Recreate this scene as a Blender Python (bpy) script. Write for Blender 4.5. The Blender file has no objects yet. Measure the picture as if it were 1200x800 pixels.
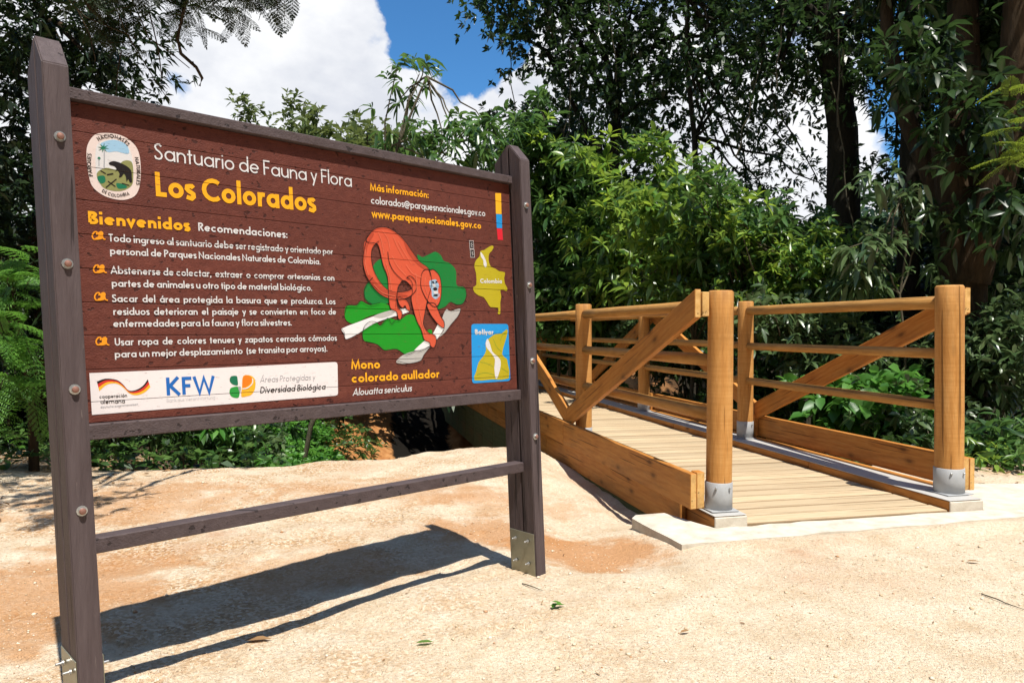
import bpy, bmesh, math, random
import numpy as np
from mathutils import Vector, Matrix, geometry
R_ = math.radians
random.seed(7); rng = np.random.default_rng(11)
SC = bpy.context.scene
COL = SC.collection
# ------------------------------------------------------------------ camera
EYE = 1.2
cam = bpy.data.cameras.new('camera'); camo = bpy.data.objects.new('camera', cam); COL.objects.link(camo)
cam.sensor_width = 36; cam.lens = 865/1200*36; cam.clip_end = 3000; cam.clip_start = .05
PITCH = math.atan(14/865)
camo.location = (0, 0, EYE); camo.rotation_euler = (math.pi/2-PITCH, 0, 0)
SC.camera = camo
# ------------------------------------------------------------------ sun, sky, exposure
SUN = Vector((.2045, -.370, .906)).normalized()
EL = math.asin(SUN.z); AZ = math.atan2(SUN.x, SUN.y)
sl = bpy.data.lights.new('sun', 'SUN'); sl.energy = 5.0; sl.angle = R_(.5); sl.color = (1, .955, .87)
so = bpy.data.objects.new('sun', sl); COL.objects.link(so)
so.rotation_euler = SUN.to_track_quat('Z', 'Y').to_euler()
SC.view_settings.view_transform = 'Standard'; SC.view_settings.look = 'None'
SC.view_settings.exposure = .55; SC.view_settings.gamma = 1
SC.render.engine = 'CYCLES'
W = bpy.data.worlds.new('World'); SC.world = W; W.use_nodes = True

def pxdir(px, py):
    r, u, f = px-600, 400-py, 865
    return Vector((r, f*math.cos(PITCH)+u*math.sin(PITCH), u*math.cos(PITCH)-f*math.sin(PITCH))).normalized()

def world_nodes():
    nt = W.node_tree; nt.nodes.clear(); N = nt.nodes.new; L = nt.links.new
    out = N('ShaderNodeOutputWorld'); bg = N('ShaderNodeBackground'); bg.inputs[1].default_value = .05
    sky = N('ShaderNodeTexSky'); sky.sky_type = 'NISHITA'; sky.sun_disc = False
    sky.sun_elevation = EL; sky.sun_rotation = AZ; sky.air_density = .9; sky.dust_density = .2; sky.ozone_density = 2.2
    tc = N('ShaderNodeTexCoord')
    def noise(scale, det, rough, off=(0, 0, 0), st=(1, 1, 1)):
        mp = N('ShaderNodeMapping'); mp.inputs['Location'].default_value = off; mp.inputs['Scale'].default_value = st
        n = N('ShaderNodeTexNoise'); n.inputs['Scale'].default_value = scale; n.inputs['Detail'].default_value = det
        n.inputs['Roughness'].default_value = rough
        L(tc.outputs['Generated'], mp.inputs[0]); L(mp.outputs[0], n.inputs['Vector']); return n.outputs[0]
    def m(op, a, b, clamp=False):
        x = N('ShaderNodeMath'); x.operation = op; x.use_clamp = clamp
        for i, v in enumerate((a, b)):
            if isinstance(v, (int, float)): x.inputs[i].default_value = v
            else: L(v, x.inputs[i])
        return x.outputs[0]
    n1 = noise(3.2, 9, .58, (.3, 0, .2), (1, 1, 1.5))
    sep = N('ShaderNodeSeparateXYZ'); L(tc.outputs['Generated'], sep.inputs[0])
    hi = N('ShaderNodeMapRange'); L(sep.outputs[2], hi.inputs[0]); hi.inputs[1].default_value = .42; hi.inputs[2].default_value = .72; hi.inputs[3].default_value = 0; hi.inputs[4].default_value = .22
    val = m('SUBTRACT', m('ADD', n1, .15), hi.outputs[0])   # cloud banks low down, clear blue overhead
    wn = N('ShaderNodeTexNoise'); wn.inputs['Scale'].default_value = 9; wn.inputs['Detail'].default_value = 6; L(tc.outputs['Generated'], wn.inputs['Vector'])
    ws = N('ShaderNodeVectorMath'); ws.operation = 'MULTIPLY_ADD'; L(wn.outputs['Color'], ws.inputs[0]); ws.inputs[1].default_value = (.17, .17, .17); ws.inputs[2].default_value = (-.085, -.085, -.085)
    wa = N('ShaderNodeVectorMath'); wa.operation = 'ADD'; L(tc.outputs['Generated'], wa.inputs[0]); L(ws.outputs[0], wa.inputs[1])
    wd = N('ShaderNodeVectorMath'); wd.operation = 'NORMALIZE'; L(wa.outputs[0], wd.inputs[0])
    # gaps of clear blue between the clouds, by direction
    for (px, py, rad, amt) in ((520, 28, 4.6, .55), (530, -70, 7, .4), (575, 50, 3.5, .4), (300, 0, 10, -.25), (640, 200, 8, -.2), (900, 200, 8, -.15), (197, 100, 2.2, .28), (1100, 130, 6, .4), (1120, 60, 6, .3), (300, 60, 11, -.18), (700, 200, 14, -.15),
                               (700, -500, 30, .3), (2600, 300, 30, .25), (-1500, 100, 30, .25)):
        d = N('ShaderNodeVectorMath'); d.operation = 'DOT_PRODUCT'; L(wd.outputs[0], d.inputs[0]); d.inputs[1].default_value = pxdir(px, py)
        c = math.cos(R_(rad)); g = m('DIVIDE', m('SUBTRACT', d.outputs['Value'], c), 1-c, True)
        val = m('SUBTRACT', val, m('MULTIPLY', g, amt))
    mr = N('ShaderNodeMapRange'); mr.interpolation_type = 'SMOOTHSTEP'; L(val, mr.inputs[0]); mr.inputs[1].default_value = .45; mr.inputs[2].default_value = .60
    n2 = noise(5, 6, .55, (3, 1, 0), (1, 1, 1.6))
    cr = N('ShaderNodeValToRGB'); L(n2, cr.inputs[0])
    cr.color_ramp.elements[0].position = .40; cr.color_ramp.elements[0].color = (10.4, 10.8, 11.8, 1)
    cr.color_ramp.elements[1].position = .6; cr.color_ramp.elements[1].color = (14.5, 14.6, 14.8, 1)
    mix = N('ShaderNodeMix'); mix.data_type = 'RGBA'; L(mr.outputs[0], mix.inputs[0]); tint = N('ShaderNodeMix'); tint.data_type = 'RGBA'; tint.blend_type = 'MULTIPLY'; tint.inputs[0].default_value = 1; tint.inputs[7].default_value = (.85, 1.7, 2.25, 1); L(sky.outputs[0], tint.inputs[6]); L(tint.outputs[2], mix.inputs[6]); L(cr.outputs[0], mix.inputs[7])
    L(mix.outputs[2], bg.inputs[0]); L(bg.outputs[0], out.inputs[0])
world_nodes()

# ------------------------------------------------------------------ materials
class MT:
    def __init__(s, name):
        s.m = bpy.data.materials.new(name); s.m.use_nodes = True; s.nt = s.m.node_tree; s.N = s.nt.nodes; s.L = s.nt.links.new
        s.b = s.N['Principled BSDF']; s._tc = s.N.new('ShaderNodeTexCoord')
    def noise(s, scale, det=4, rough=.55, st=(1, 1, 1), coord='Object', rot=(0, 0, 0)):
        mp = s.N.new('ShaderNodeMapping'); mp.inputs['Scale'].default_value = st; mp.inputs['Rotation'].default_value = rot
        s.L(s._tc.outputs[coord], mp.inputs[0]); n = s.N.new('ShaderNodeTexNoise')
        n.inputs['Scale'].default_value = scale; n.inputs['Detail'].default_value = det; n.inputs['Roughness'].default_value = rough
        s.L(mp.outputs[0], n.inputs['Vector']); return n.outputs[0]
    def ramp(s, v, stops):
        r = s.N.new('ShaderNodeValToRGB'); s.L(v, r.inputs[0]); e = r.color_ramp.elements
        while len(e) < len(stops): e.new(.5)
        for i, (p, c) in enumerate(stops):
            e[i].position = p; e[i].color = (*c, 1) if len(c) == 3 else c
        return r.outputs[0]
    def mix(s, f, a, b, mode='MIX'):
        x = s.N.new('ShaderNodeMix'); x.data_type = 'RGBA'; x.blend_type = mode
        for i, v in ((0, f), (6, a), (7, b)):
            if isinstance(v, (int, float)): x.inputs[i].default_value = v
            elif isinstance(v, tuple): x.inputs[i].default_value = (*v, 1)
            else: s.L(v, x.inputs[i])
        return x.outputs[2]
    def math(s, op, a, b=0., clamp=False):
        x = s.N.new('ShaderNodeMath'); x.operation = op; x.use_clamp = clamp
        for i, v in enumerate((a, b)):
            if isinstance(v, (int, float)): x.inputs[i].default_value = v
            else: s.L(v, x.inputs[i])
        return x.outputs[0]
    def bump(s, v, strength=.3, dist=.01):
        b = s.N.new('ShaderNodeBump'); b.inputs['Strength'].default_value = strength; b.inputs['Distance'].default_value = dist
        s.L(v, b.inputs['Height'])
        if s.b.inputs['Normal'].links: s.L(s.b.inputs['Normal'].links[0].from_socket, b.inputs['Normal'])
        s.L(b.outputs[0], s.b.inputs['Normal'])
    def col(s, c):
        if isinstance(c, tuple): s.b.inputs['Base Color'].default_value = (*c, 1)
        else: s.L(c, s.b.inputs['Base Color'])
    def set(s, rough=.6, spec=.4, metal=0.):
        s.b.inputs['Roughness'].default_value = rough; s.b.inputs['Specular IOR Level'].default_value = spec; s.b.inputs['Metallic'].default_value = metal
    def island(s):
        g = s.N.new('ShaderNodeNewGeometry'); return g.outputs['Random Per Island']
    def objrand(s):
        g = s.N.new('ShaderNodeObjectInfo'); return g.outputs['Random']

def plain(name, c, rough=.6, metal=0., spec=.4, var=.12, sc=40):
    t = MT(name); n = t.noise(sc, 3)
    t.col(t.mix(n, tuple(v*(1-var) for v in c), tuple(min(1, v*(1+var)) for v in c))); t.set(rough, spec, metal); return t.m

def wood(name, base, dark, light, axis=(1, 14, 14), rough=.6, knots=True, spec=.22, bump=.25, vary=.25, scale=3., stain=.5, stc=(.16, .085, .035), scuff=.3, scc=(.7, .42, .18), rings=0):
    """stained timber; grain runs along the axis with the small scale, in object coordinates"""
    t = MT(name)
    g = t.noise(scale, 8, .65, axis); g2 = t.noise(scale*5, 4, .5, axis); big = t.noise(1.3, 3, .5)
    c = t.ramp(g, [(.3, dark), (.5, base), (.72, light)])
    c = t.mix(t.math('MULTIPLY', g2, .35), c, dark)
    c = t.mix(t.math('MULTIPLY', big, .3), c, tuple(v*.75 for v in base))
    rnd = t.objrand(); c = t.mix(t.math('MULTIPLY', rnd, vary), c, tuple(v*.62 for v in base))
    if knots:
        vo = t.N.new('ShaderNodeTexVoronoi'); vo.inputs['Scale'].default_value = 2.3
        mp = t.N.new('ShaderNodeMapping'); mp.inputs['Scale'].default_value = tuple((1 if a <= 1.5 else 2.2) for a in axis)
        t.L(t._tc.outputs['Object'], mp.inputs[0]); t.L(mp.outputs[0], vo.inputs['Vector'])
        k = t.ramp(vo.outputs['Distance'], [(.05, (1, 1, 1)), (.09, (.45, .45, .45)), (.17, (0, 0, 0))])
        c = t.mix(t.math('MULTIPLY', k, .8), c, tuple(v*.3 for v in dark))
    if rings: c = t.mix(t.math('MULTIPLY', t.ramp(t.noise(1.6, 6, .75, (.6, .6, 30)), [(.42, (0, 0, 0)), (.66, (1, 1, 1))]), rings), c, dark)
    st = t.noise(2.6, 7, .7, tuple(.6 if a <= 1.5 else 3 for a in axis))
    c = t.mix(t.ramp(st, [(.50, (0, 0, 0)), (.72, (stain, stain, stain))]), c, stc)
    sc_ = t.noise(14, 3, .8, tuple(.5 if a <= 1.5 else 5 for a in axis))
    c = t.mix(t.ramp(sc_, [(.66, (0, 0, 0)), (.74, (scuff, scuff, scuff))]), c, scc)
    ck = t.ramp(t.noise(2.2, 2, .5, tuple(.3 if a <= 1.5 else a*1.5 for a in axis)), [(.655, (0, 0, 0)), (.675, (.75, .75, .75))])
    c = t.mix(ck, c, tuple(v*.3 for v in dark))
    t.col(c); t.set(rough, spec)
    t.bump(t.math('SUBTRACT', 1., ck), .6, .006)
    t.bump(g2, bump, .004); t.bump(g, bump*.6, .006); return t.m

M = {}
M['beam'] = wood('honey_stained_pine', (.52, .22, .048), (.32, .11, .021), (.61, .305, .08), (1.2, 13, 13))
M['post'] = wood('honey_stained_round_pine', (.58, .285, .082), (.39, .165, .037), (.66, .375, .135), (9, 9, 1.2), bump=.5, rings=.55)
M['rail'] = wood('honey_stained_rail', (.51, .26, .07), (.31, .14, .032), (.60, .345, .115), (1.2, 13, 13))
M['deck'] = wood('bleached_deck_board', (.58, .45, .29), (.43, .31, .18), (.68, .55, .38), (14, 1.2, 14), rough=.8, vary=.8, bump=.4, stain=.55, stc=(.36, .24, .13), scuff=.3, scc=(.75, .62, .45))
M['endgrain'] = wood('sawn_end_grain', (.70, .42, .15), (.5, .28, .08), (.76, .52, .24), (9, 9, 9), knots=False, rough=.8)
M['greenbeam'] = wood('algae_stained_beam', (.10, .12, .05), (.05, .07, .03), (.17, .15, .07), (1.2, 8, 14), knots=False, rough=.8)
M['frame'] = wood('umber_painted_wood', (.092, .068, .069), (.066, .048, .049), (.122, .093, .094), (13, 13, 1.1), knots=True, rough=.6, spec=.22, bump=.8, vary=.1, stain=.5, stc=(.05, .032, .028), scuff=.55, scc=(.22, .18, .16))
M['frameh'] = wood('umber_painted_rail', (.085, .062, .063), (.062, .045, .046), (.112, .084, .085), (1.1, 13, 13), knots=False, rough=.6, spec=.22, bump=.6, vary=.1, stain=.5, stc=(.05, .032, .028), scuff=.4, scc=(.20, .16, .14))
M['board'] = wood('oxblood_painted_plank', (.135, .036, .024), (.095, .026, .019), (.180, .054, .036), (1.1, 16, 16), knots=False, rough=.62, spec=.2, bump=.6, vary=.45, stain=.4, stc=(.085, .024, .018), scuff=.35, scc=(.30, .14, .10))
M['galv'] = plain('galvanised_steel', (.36, .37, .38), .6, .1, .5, .1, 30)
M['flash'] = plain('weathered_steel_flashing', (.45, .44, .42), .55, .1, .5, .15, 12)
M['plate'] = plain('olive_zinc_plate', (.27, .26, .19), .38, .5, .5, .15, 25)
M['bolt'] = plain('zinc_bolt', (.46, .46, .45), .3, .7, .5, .1, 60)
M['rust'] = plain('rusty_nut', (.24, .12, .09), .6, .3)
M['black'] = plain('black_gap', (.012, .010, .010), .8)
def concrete():
    t = MT('pale_concrete'); n = t.noise(9, 8, .65); n2 = t.noise(120, 3)
    c = t.ramp(n, [(.3, (.42, .37, .30)), (.5, (.56, .51, .43)), (.75, (.66, .62, .54))])
    c = t.mix(t.math('MULTIPLY', n2, .3), c, (.45, .38, .28)); t.col(c); t.set(.85, .2); t.bump(n2, .5, .004); t.bump(n, .4, .01); return t.m
M['concrete'] = concrete()
def paint(name, c, rough=.45):
    t = MT(name); n = t.noise(25, 5, .6, (1, 1, 1)); n2 = t.noise(6, 3)
    k = t.mix(t.math('MULTIPLY', n, .35), c, tuple(v*.72 for v in c)); k = t.mix(t.math('MULTIPLY', n2, .2), k, tuple(min(1, v*1.15+.01) for v in c))
    k = t.mix(t.ramp(t.noise(30, 5, .75, (1, 1, 4)), [(.60, (0, 0, 0)), (.70, (.55, .55, .55))]), k, (.13, .045, .032))
    t.col(k); t.set(rough, .3); return t.m
PAINT = dict(white=(.62, .60, .60), yellow=(.80, .36, .012), orange=(.80, .28, .012), monkey=(.57, .085, .038), monkeyd=(.40, .055, .025), monkeyl=(.66, .16, .085), gdark=(.008, .17, .03),
             gbright=(.01, .25, .012), branchw=(.72, .70, .70), branchg=(.42, .40, .38), ink=(.012, .008, .008), map=(.42, .34, .012),
             blue=(.015, .26, .62), red=(.62, .02, .035), face=(.30, .42, .55), strip=(.72, .66, .66), kblue=(.012, .12, .42),
             gold=(.80, .40, .02), grey=(.30, .30, .32), lgrey=(.50, .49, .50), emblem=(.66, .54, .50), sky=(.28, .45, .60),
             pgreen=(.01, .14, .07), olive=(.22, .22, .08), ogreen=(.02, .26, .04), orange2=(.75, .18, .01), bandred=(.55, .03, .02), pale=(.60, .58, .58))
for k, c in PAINT.items(): M['p_'+k] = paint('painted_'+k, c)

def leafmat(name, cols, rough=.38, trans=.3, tcol=None, spec=.5):
    t = MT(name); r = t.island()
    n = len(cols); c = t.ramp(r, [(i/(n-1) if n > 1 else 0, k) for i, k in enumerate(cols)])
    nz = t.noise(3, 2); c = t.mix(t.math('MULTIPLY', nz, .5), c, tuple(v*.6 for v in cols[0]))
    t.col(c); t.set(rough, spec)
    tr = t.N.new('ShaderNodeBsdfTranslucent'); tc = t.mix(.5, c, tcol or tuple(min(1, v*1.8) for v in cols[-1])); t.L(tc, tr.inputs[0])
    ms = t.N.new('ShaderNodeMixShader'); ms.inputs[0].default_value = trans
    t.L(t.b.outputs[0], ms.inputs[1]); t.L(tr.outputs[0], ms.inputs[2]); t.L(ms.outputs[0], t.N['Material Output'].inputs[0]); return t.m
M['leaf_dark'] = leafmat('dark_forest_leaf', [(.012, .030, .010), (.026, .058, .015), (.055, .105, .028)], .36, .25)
M['leaf_shade'] = leafmat('shade_darkened_leaf', [(.008, .018, .007), (.014, .030, .009), (.024, .050, .012)], .5, .12, spec=.3)  # leaf green darkened to stand for backlit, shaded crowns
M['leaf_mid'] = leafmat('glossy_mid_green_leaf', [(.018, .050, .012), (.045, .115, .025), (.14, .26, .06)], .33, .3)
M['leaf_bright'] = leafmat('bright_young_leaf', [(.018, .055, .012), (.045, .13, .022), (.12, .25, .04), (.30, .42, .06)], .34, .35)
M['leaf_new'] = leafmat('pale_new_leaf', [(.10, .22, .02), (.20, .34, .03), (.34, .44, .05)], .4, .45)
M['leaf_broad'] = leafmat('fresh_green_broad_leaf', [(.04, .14, .02), (.07, .22, .03), (.13, .30, .05)], .42, .35)
M['leaf_grey'] = leafmat('grey_green_leaf', [(.028, .060, .020), (.065, .115, .038), (.15, .22, .085)], .32, .28, spec=.6)
M['leaf_olive'] = leafmat('olive_distant_leaf', [(.05, .085, .02), (.09, .13, .03), (.15, .18, .05)], .55, .3)
M['leaf_feather'] = leafmat('feathery_leaflet', [(.05, .14, .02), (.10, .26, .035), (.17, .36, .05)], .5, .4)
M['leaf_yellow'] = leafmat('yellow_green_leaflet', [(.09, .16, .02), (.16, .24, .03), (.24, .30, .03)], .5, .4)
M['herb'] = leafmat('herb_leaf', [(.04, .14, .02), (.08, .24, .03), (.16, .38, .05)], .5, .35)
M['litter'] = leafmat('dry_leaf', [(.16, .08, .03), (.28, .15, .06), (.4, .26, .12)], .7, .1)
def bark(name, a, b, sc=6):
    t = MT(name); n = t.noise(sc, 9, .7, (1, 1, .22)); n2 = t.noise(2, 4)
    c = t.ramp(n, [(.3, a), (.7, b)]); c = t.mix(t.math('MULTIPLY', n2, .4), c, (.03, .035, .02)); t.col(c); t.set(.9, .12); t.bump(n, 1., .06); return t.m
M['bark_dark'] = bark('dark_bark', (.010, .008, .006), (.040, .032, .024), 12)
M['bark_brown'] = bark('brown_bark', (.018, .011, .007), (.095, .058, .032), 10)
M['twig'] = bark('pale_twig', (.10, .085, .06), (.22, .19, .13), 20)

# ------------------------------------------------------------------ object helpers
def link(name, me, parent=None, mat=None, loc=None):
    o = bpy.data.objects.new(name, me); COL.objects.link(o)
    if parent is not None: o.parent = parent
    if mat is not None and me is not None:
        mats = mat if isinstance(mat, (list, tuple)) else [mat]
        if not me.materials:
            for x in mats: me.materials.append(x)
    if loc is not None: o.location = loc
    return o
def tag(o, label=None, cat=None, group=None, kind=None):
    for k, v in (('label', label), ('category', cat), ('group', group), ('kind', kind)):
        if v: o[k] = v
    return o
def thing(name, label, cat, loc=(0, 0, 0), group=None):
    o = bpy.data.objects.new(name, None); COL.objects.link(o); o.location = loc; o.empty_display_size = .1
    return tag(o, label, cat, group)
def np_mesh(name, verts, faces_tri=None, faces_quad=None, smooth=False):
    """fast mesh from numpy arrays"""
    me = bpy.data.meshes.new(name); verts = np.asarray(verts, dtype=np.float32)
    lt, ls, n = [], [], 0
    if faces_tri is not None and len(faces_tri): lt.append(np.asarray(faces_tri, dtype=np.int32).ravel()); ls.append(np.full(len(faces_tri), 3))
    if faces_quad is not None and len(faces_quad): lt.append(np.asarray(faces_quad, dtype=np.int32).ravel()); ls.append(np.full(len(faces_quad), 4))
    lv = np.concatenate(lt); tot = np.concatenate(ls); st = np.concatenate([[0], np.cumsum(tot)[:-1]]).astype(np.int32)
    me.vertices.add(len(verts)); me.vertices.foreach_set('co', verts.ravel())
    me.loops.add(len(lv)); me.loops.foreach_set('vertex_index', lv)
    me.polygons.add(len(tot)); me.polygons.foreach_set('loop_start', st)
    try: me.polygons.foreach_set('loop_total', tot.astype(np.int32))
    except Exception: pass
    if smooth: me.polygons.foreach_set('use_smooth', np.ones(len(tot), dtype=bool))
    me.update(calc_edges=True); me.validate(); return me
def box_mesh(x0, x1, y0, y1, z0, z1, bev=.004, name='box', seg=1):
    bm = bmesh.new(); bmesh.ops.create_cube(bm, size=1)
    for v in bm.verts: v.co = Vector(((x0+x1)/2+v.co.x*(x1-x0), (y0+y1)/2+v.co.y*(y1-y0), (z0+z1)/2+v.co.z*(z1-z0)))
    if bev: bmesh.ops.bevel(bm, geom=bm.edges[:], offset=bev, segments=seg, affect='EDGES')
    me = bpy.data.meshes.new(name); bm.to_mesh(me); bm.free(); return me
def cyl_mesh(r0, r1, z0, z1, n=20, bev=.006, jit=0., rings=6, name='cyl'):
    V, F = [], []
    prof = [(z0, r0)]+[(z0+(z1-z0)*i/rings, r0+(r1-r0)*i/rings) for i in range(1, rings)]+[(z1-bev, r1), (z1, r1-bev)]
    for (z, r) in prof:
        for k in range(n):
            a = 2*math.pi*k/n; rr = r*(1+jit*math.sin(3*a+z*4)*.5+jit*random.uniform(-.3, .3)); V.append((rr*math.cos(a), rr*math.sin(a), z))
    m = len(prof)
    for j in range(m-1):
        for k in range(n): F.append((j*n+k, j*n+(k+1) % n, (j+1)*n+(k+1) % n, (j+1)*n+k))
    F.append(tuple(range((m-1)*n, m*n))); F.append(tuple(reversed(range(n))))
    me = bpy.data.meshes.new(name); me.from_pydata(V, [], F)
    for p in me.polygons: p.use_smooth = len(p.vertices) == 4
    return me
def tube_arrays(pts, rads, n=8):
    pts = [Vector(p) for p in pts]; V, Q = [], []; up = Vector((.13, .07, 1)).normalized()
    for i, p in enumerate(pts):
        t = (pts[min(i+1, len(pts)-1)]-pts[max(i-1, 0)]).normalized()
        a = t.cross(up)
        if a.length < .05: a = t.cross(Vector((1, 0, 0)))
        a.normalize(); b = t.cross(a)
        for k in range(n):
            th = 2*math.pi*k/n; V.append(p+(a*math.cos(th)+b*math.sin(th))*rads[i])
    for i in range(len(pts)-1):
        for k in range(n): Q.append((i*n+k, i*n+(k+1) % n, (i+1)*n+(k+1) % n, (i+1)*n+k))
    return [tuple(v) for v in V], Q
class Tubes:
    def __init__(s): s.V, s.Q = [], []
    def add(s, pts, rads, n=8):
        V, Q = tube_arrays(pts, rads, n); o = len(s.V); s.V += V; s.Q += [tuple(i+o for i in q) for q in Q]
    def build(s, name, mat, parent=None): return link(name, np_mesh(name, s.V, None, s.Q, True), parent, mat)
def wiggle(a, b, k=6, amp=.08, sag=0.):
    a, b = Vector(a), Vector(b); L = (b-a).length; out = []
    for i in range(k+1):
        t = i/k; p = a.lerp(b, t)
        if 0 < i < k: p = p+Vector((random.uniform(-1, 1), random.uniform(-1, 1), random.uniform(-1, 1)))*amp*L*.3
        p.z += sag*math.sin(t*math.pi)*L; out.append(p)
    return out

# ------------------------------------------------------------------ frames of reference measured in the place
BO = Vector((1.42, 4.47, .02)); BU = Vector((-.225, .974, 0)).normalized(); BV = Vector((.974, .225, 0)).normalized()   # bridge: along, across
def atpx(px, py, z):
    d = pxdir(px, py); return Vector((0, 0, EYE))+d*((z-EYE)/d.z)
def atD(px, py, D):
    d = pxdir(px, py); return Vector((0, 0, EYE))+d*(D/d.y)

# ------------------------------------------------------------------ ground
def sstep(a, b, x):
    t = np.clip((x-a)/(b-a), 0, 1); return t*t*(3-2*t)
def vnoise(x, y, seed=0):
    xi, yi = np.floor(x).astype(np.int64), np.floor(y).astype(np.int64); xf, yf = x-xi, y-yi
    def h(a, b):
        n = (a*374761393+b*668265263+seed*1442695) & 0x7fffffff; n = ((n ^ (n >> 13))*1274126177) & 0x7fffffff; return (n & 0xffff)/65535.
    u, v = xf*xf*(3-2*xf), yf*yf*(3-2*yf)
    return (h(xi, yi)*(1-u)+h(xi+1, yi)*u)*(1-v)+(h(xi, yi+1)*(1-u)+h(xi+1, yi+1)*u)*v
def fbm(x, y, o=4, seed=0):
    s, a, t = 0., .5, 0.
    for i in range(o): s = s+a*vnoise(x*2**i+13.7*i, y*2**i+7.3*i, seed+i); t += a; a *= .5
    return s/t
_fr = random.Random(5)
FOOT_DENTS = [(_fr.uniform(-1.6, 3.2), _fr.uniform(1.9, 3.9), _fr.uniform(.2, 1.2)) for _ in range(26)]+[(_fr.uniform(-2.6, .2), _fr.uniform(4.2, 6.2), _fr.uniform(-.6, 1.4)) for _ in range(12)]
def edge_y(x):   # rim of the sandy plateau before the stream gully
    return np.interp(x, [-30, -4.2, -2.6, -1.2, -.5, .2, .8, 1.6, 2.6, 3.4, 6, 30], [7.4, 6.0, 6.3, 6.75, 7.1, 7.7, 6.6, 6.1, 6.0, 6.6, 8, 9])
def ground_z(x, y):
    x, y = np.asarray(x, float), np.asarray(y, float)
    z = (fbm(x*.9, y*.9, 3, 1)-.5)*.07+(fbm(x*5, y*5, 3, 5)-.5)*.026+(fbm(x*17, y*17, 2, 15)-.5)*.011
    z = z*sstep(1.0, 2.5, y)+(fbm(x*1.5, y*1.5, 2, 9)-.5)*.0
    for (fx, fy, fa) in FOOT_DENTS:
        ca, sa = math.cos(fa), math.sin(fa); p_, q_ = (x-fx)*ca+(y-fy)*sa, -(x-fx)*sa+(y-fy)*ca
        e_ = (p_/.125)**2+(q_/.048)**2; z = z-.011*np.exp(-e_**2)+.006*np.exp(-((e_-1.5)/.6)**2)
    # flat trodden path in front of slab and under sign
    u = (x-BO.x)*BU.x+(y-BO.y)*BU.y; v = (x-BO.x)*BV.x+(y-BO.y)*BV.y
    z = z*(1-.75*sstep(.6, -.4, u)*sstep(-1.2, -.2, v))
    # low ground beside slab edge, left of it
    z = z-.085*sstep(.50, .0, np.abs(v+.95))*sstep(-.75, -.3, u)*sstep(2.4, .9, u)
    z = z-.16*np.exp(-((v+.30)/.33)**2)*sstep(.1, .6, u)*sstep(3.6, 2.2, u)
    z = z-.12*sstep(-.25, .1, v)*sstep(1.8, 1.5, v)*sstep(.15, .4, u)*sstep(3.5, 2., u)   # under deck
    z = z+.030*np.exp(-((u+.36)/.10)**2)*sstep(-.55, -.3, v)*(fbm(x*3.2, y*3.2, 3, 77)-.12)*1.9
    # heap of sand near left side of bridge
    z = z+.09*np.exp(-(((x+.1)/.55)**2+((y-6.6)/.8)**2))+.05*np.exp(-(((x+2.2)/.8)**2+((y-5.5)/.7)**2))
    e = edge_y(x)+(fbm(x*1.7, y*0+3, 3, 4)-.5)*.5
    d = y-e
    depth = np.interp(x, [-30, -7, -4.5, -2.6, -1.3, 3, 5, 9, 30], [0, .0, .15, .7, 1.7, 1.7, 1.2, .3, 0])
    prof = sstep(0, 2.4, d)*(1-sstep(4.8, 12.5, d))
    z = z-depth*prof
    z = z+(fbm(x*2.2, y*2.2, 4, 8)-.5)*.35*sstep(.3, 2, d)
    z = z-.03*sstep(0, .2, d)
    z = z+1.0*sstep(30, 60, y)*fbm(x*.05, y*.05, 2, 3)
    return z
def gz(x, y): return float(ground_z(np.array([x]), np.array([y]))[0])
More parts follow.
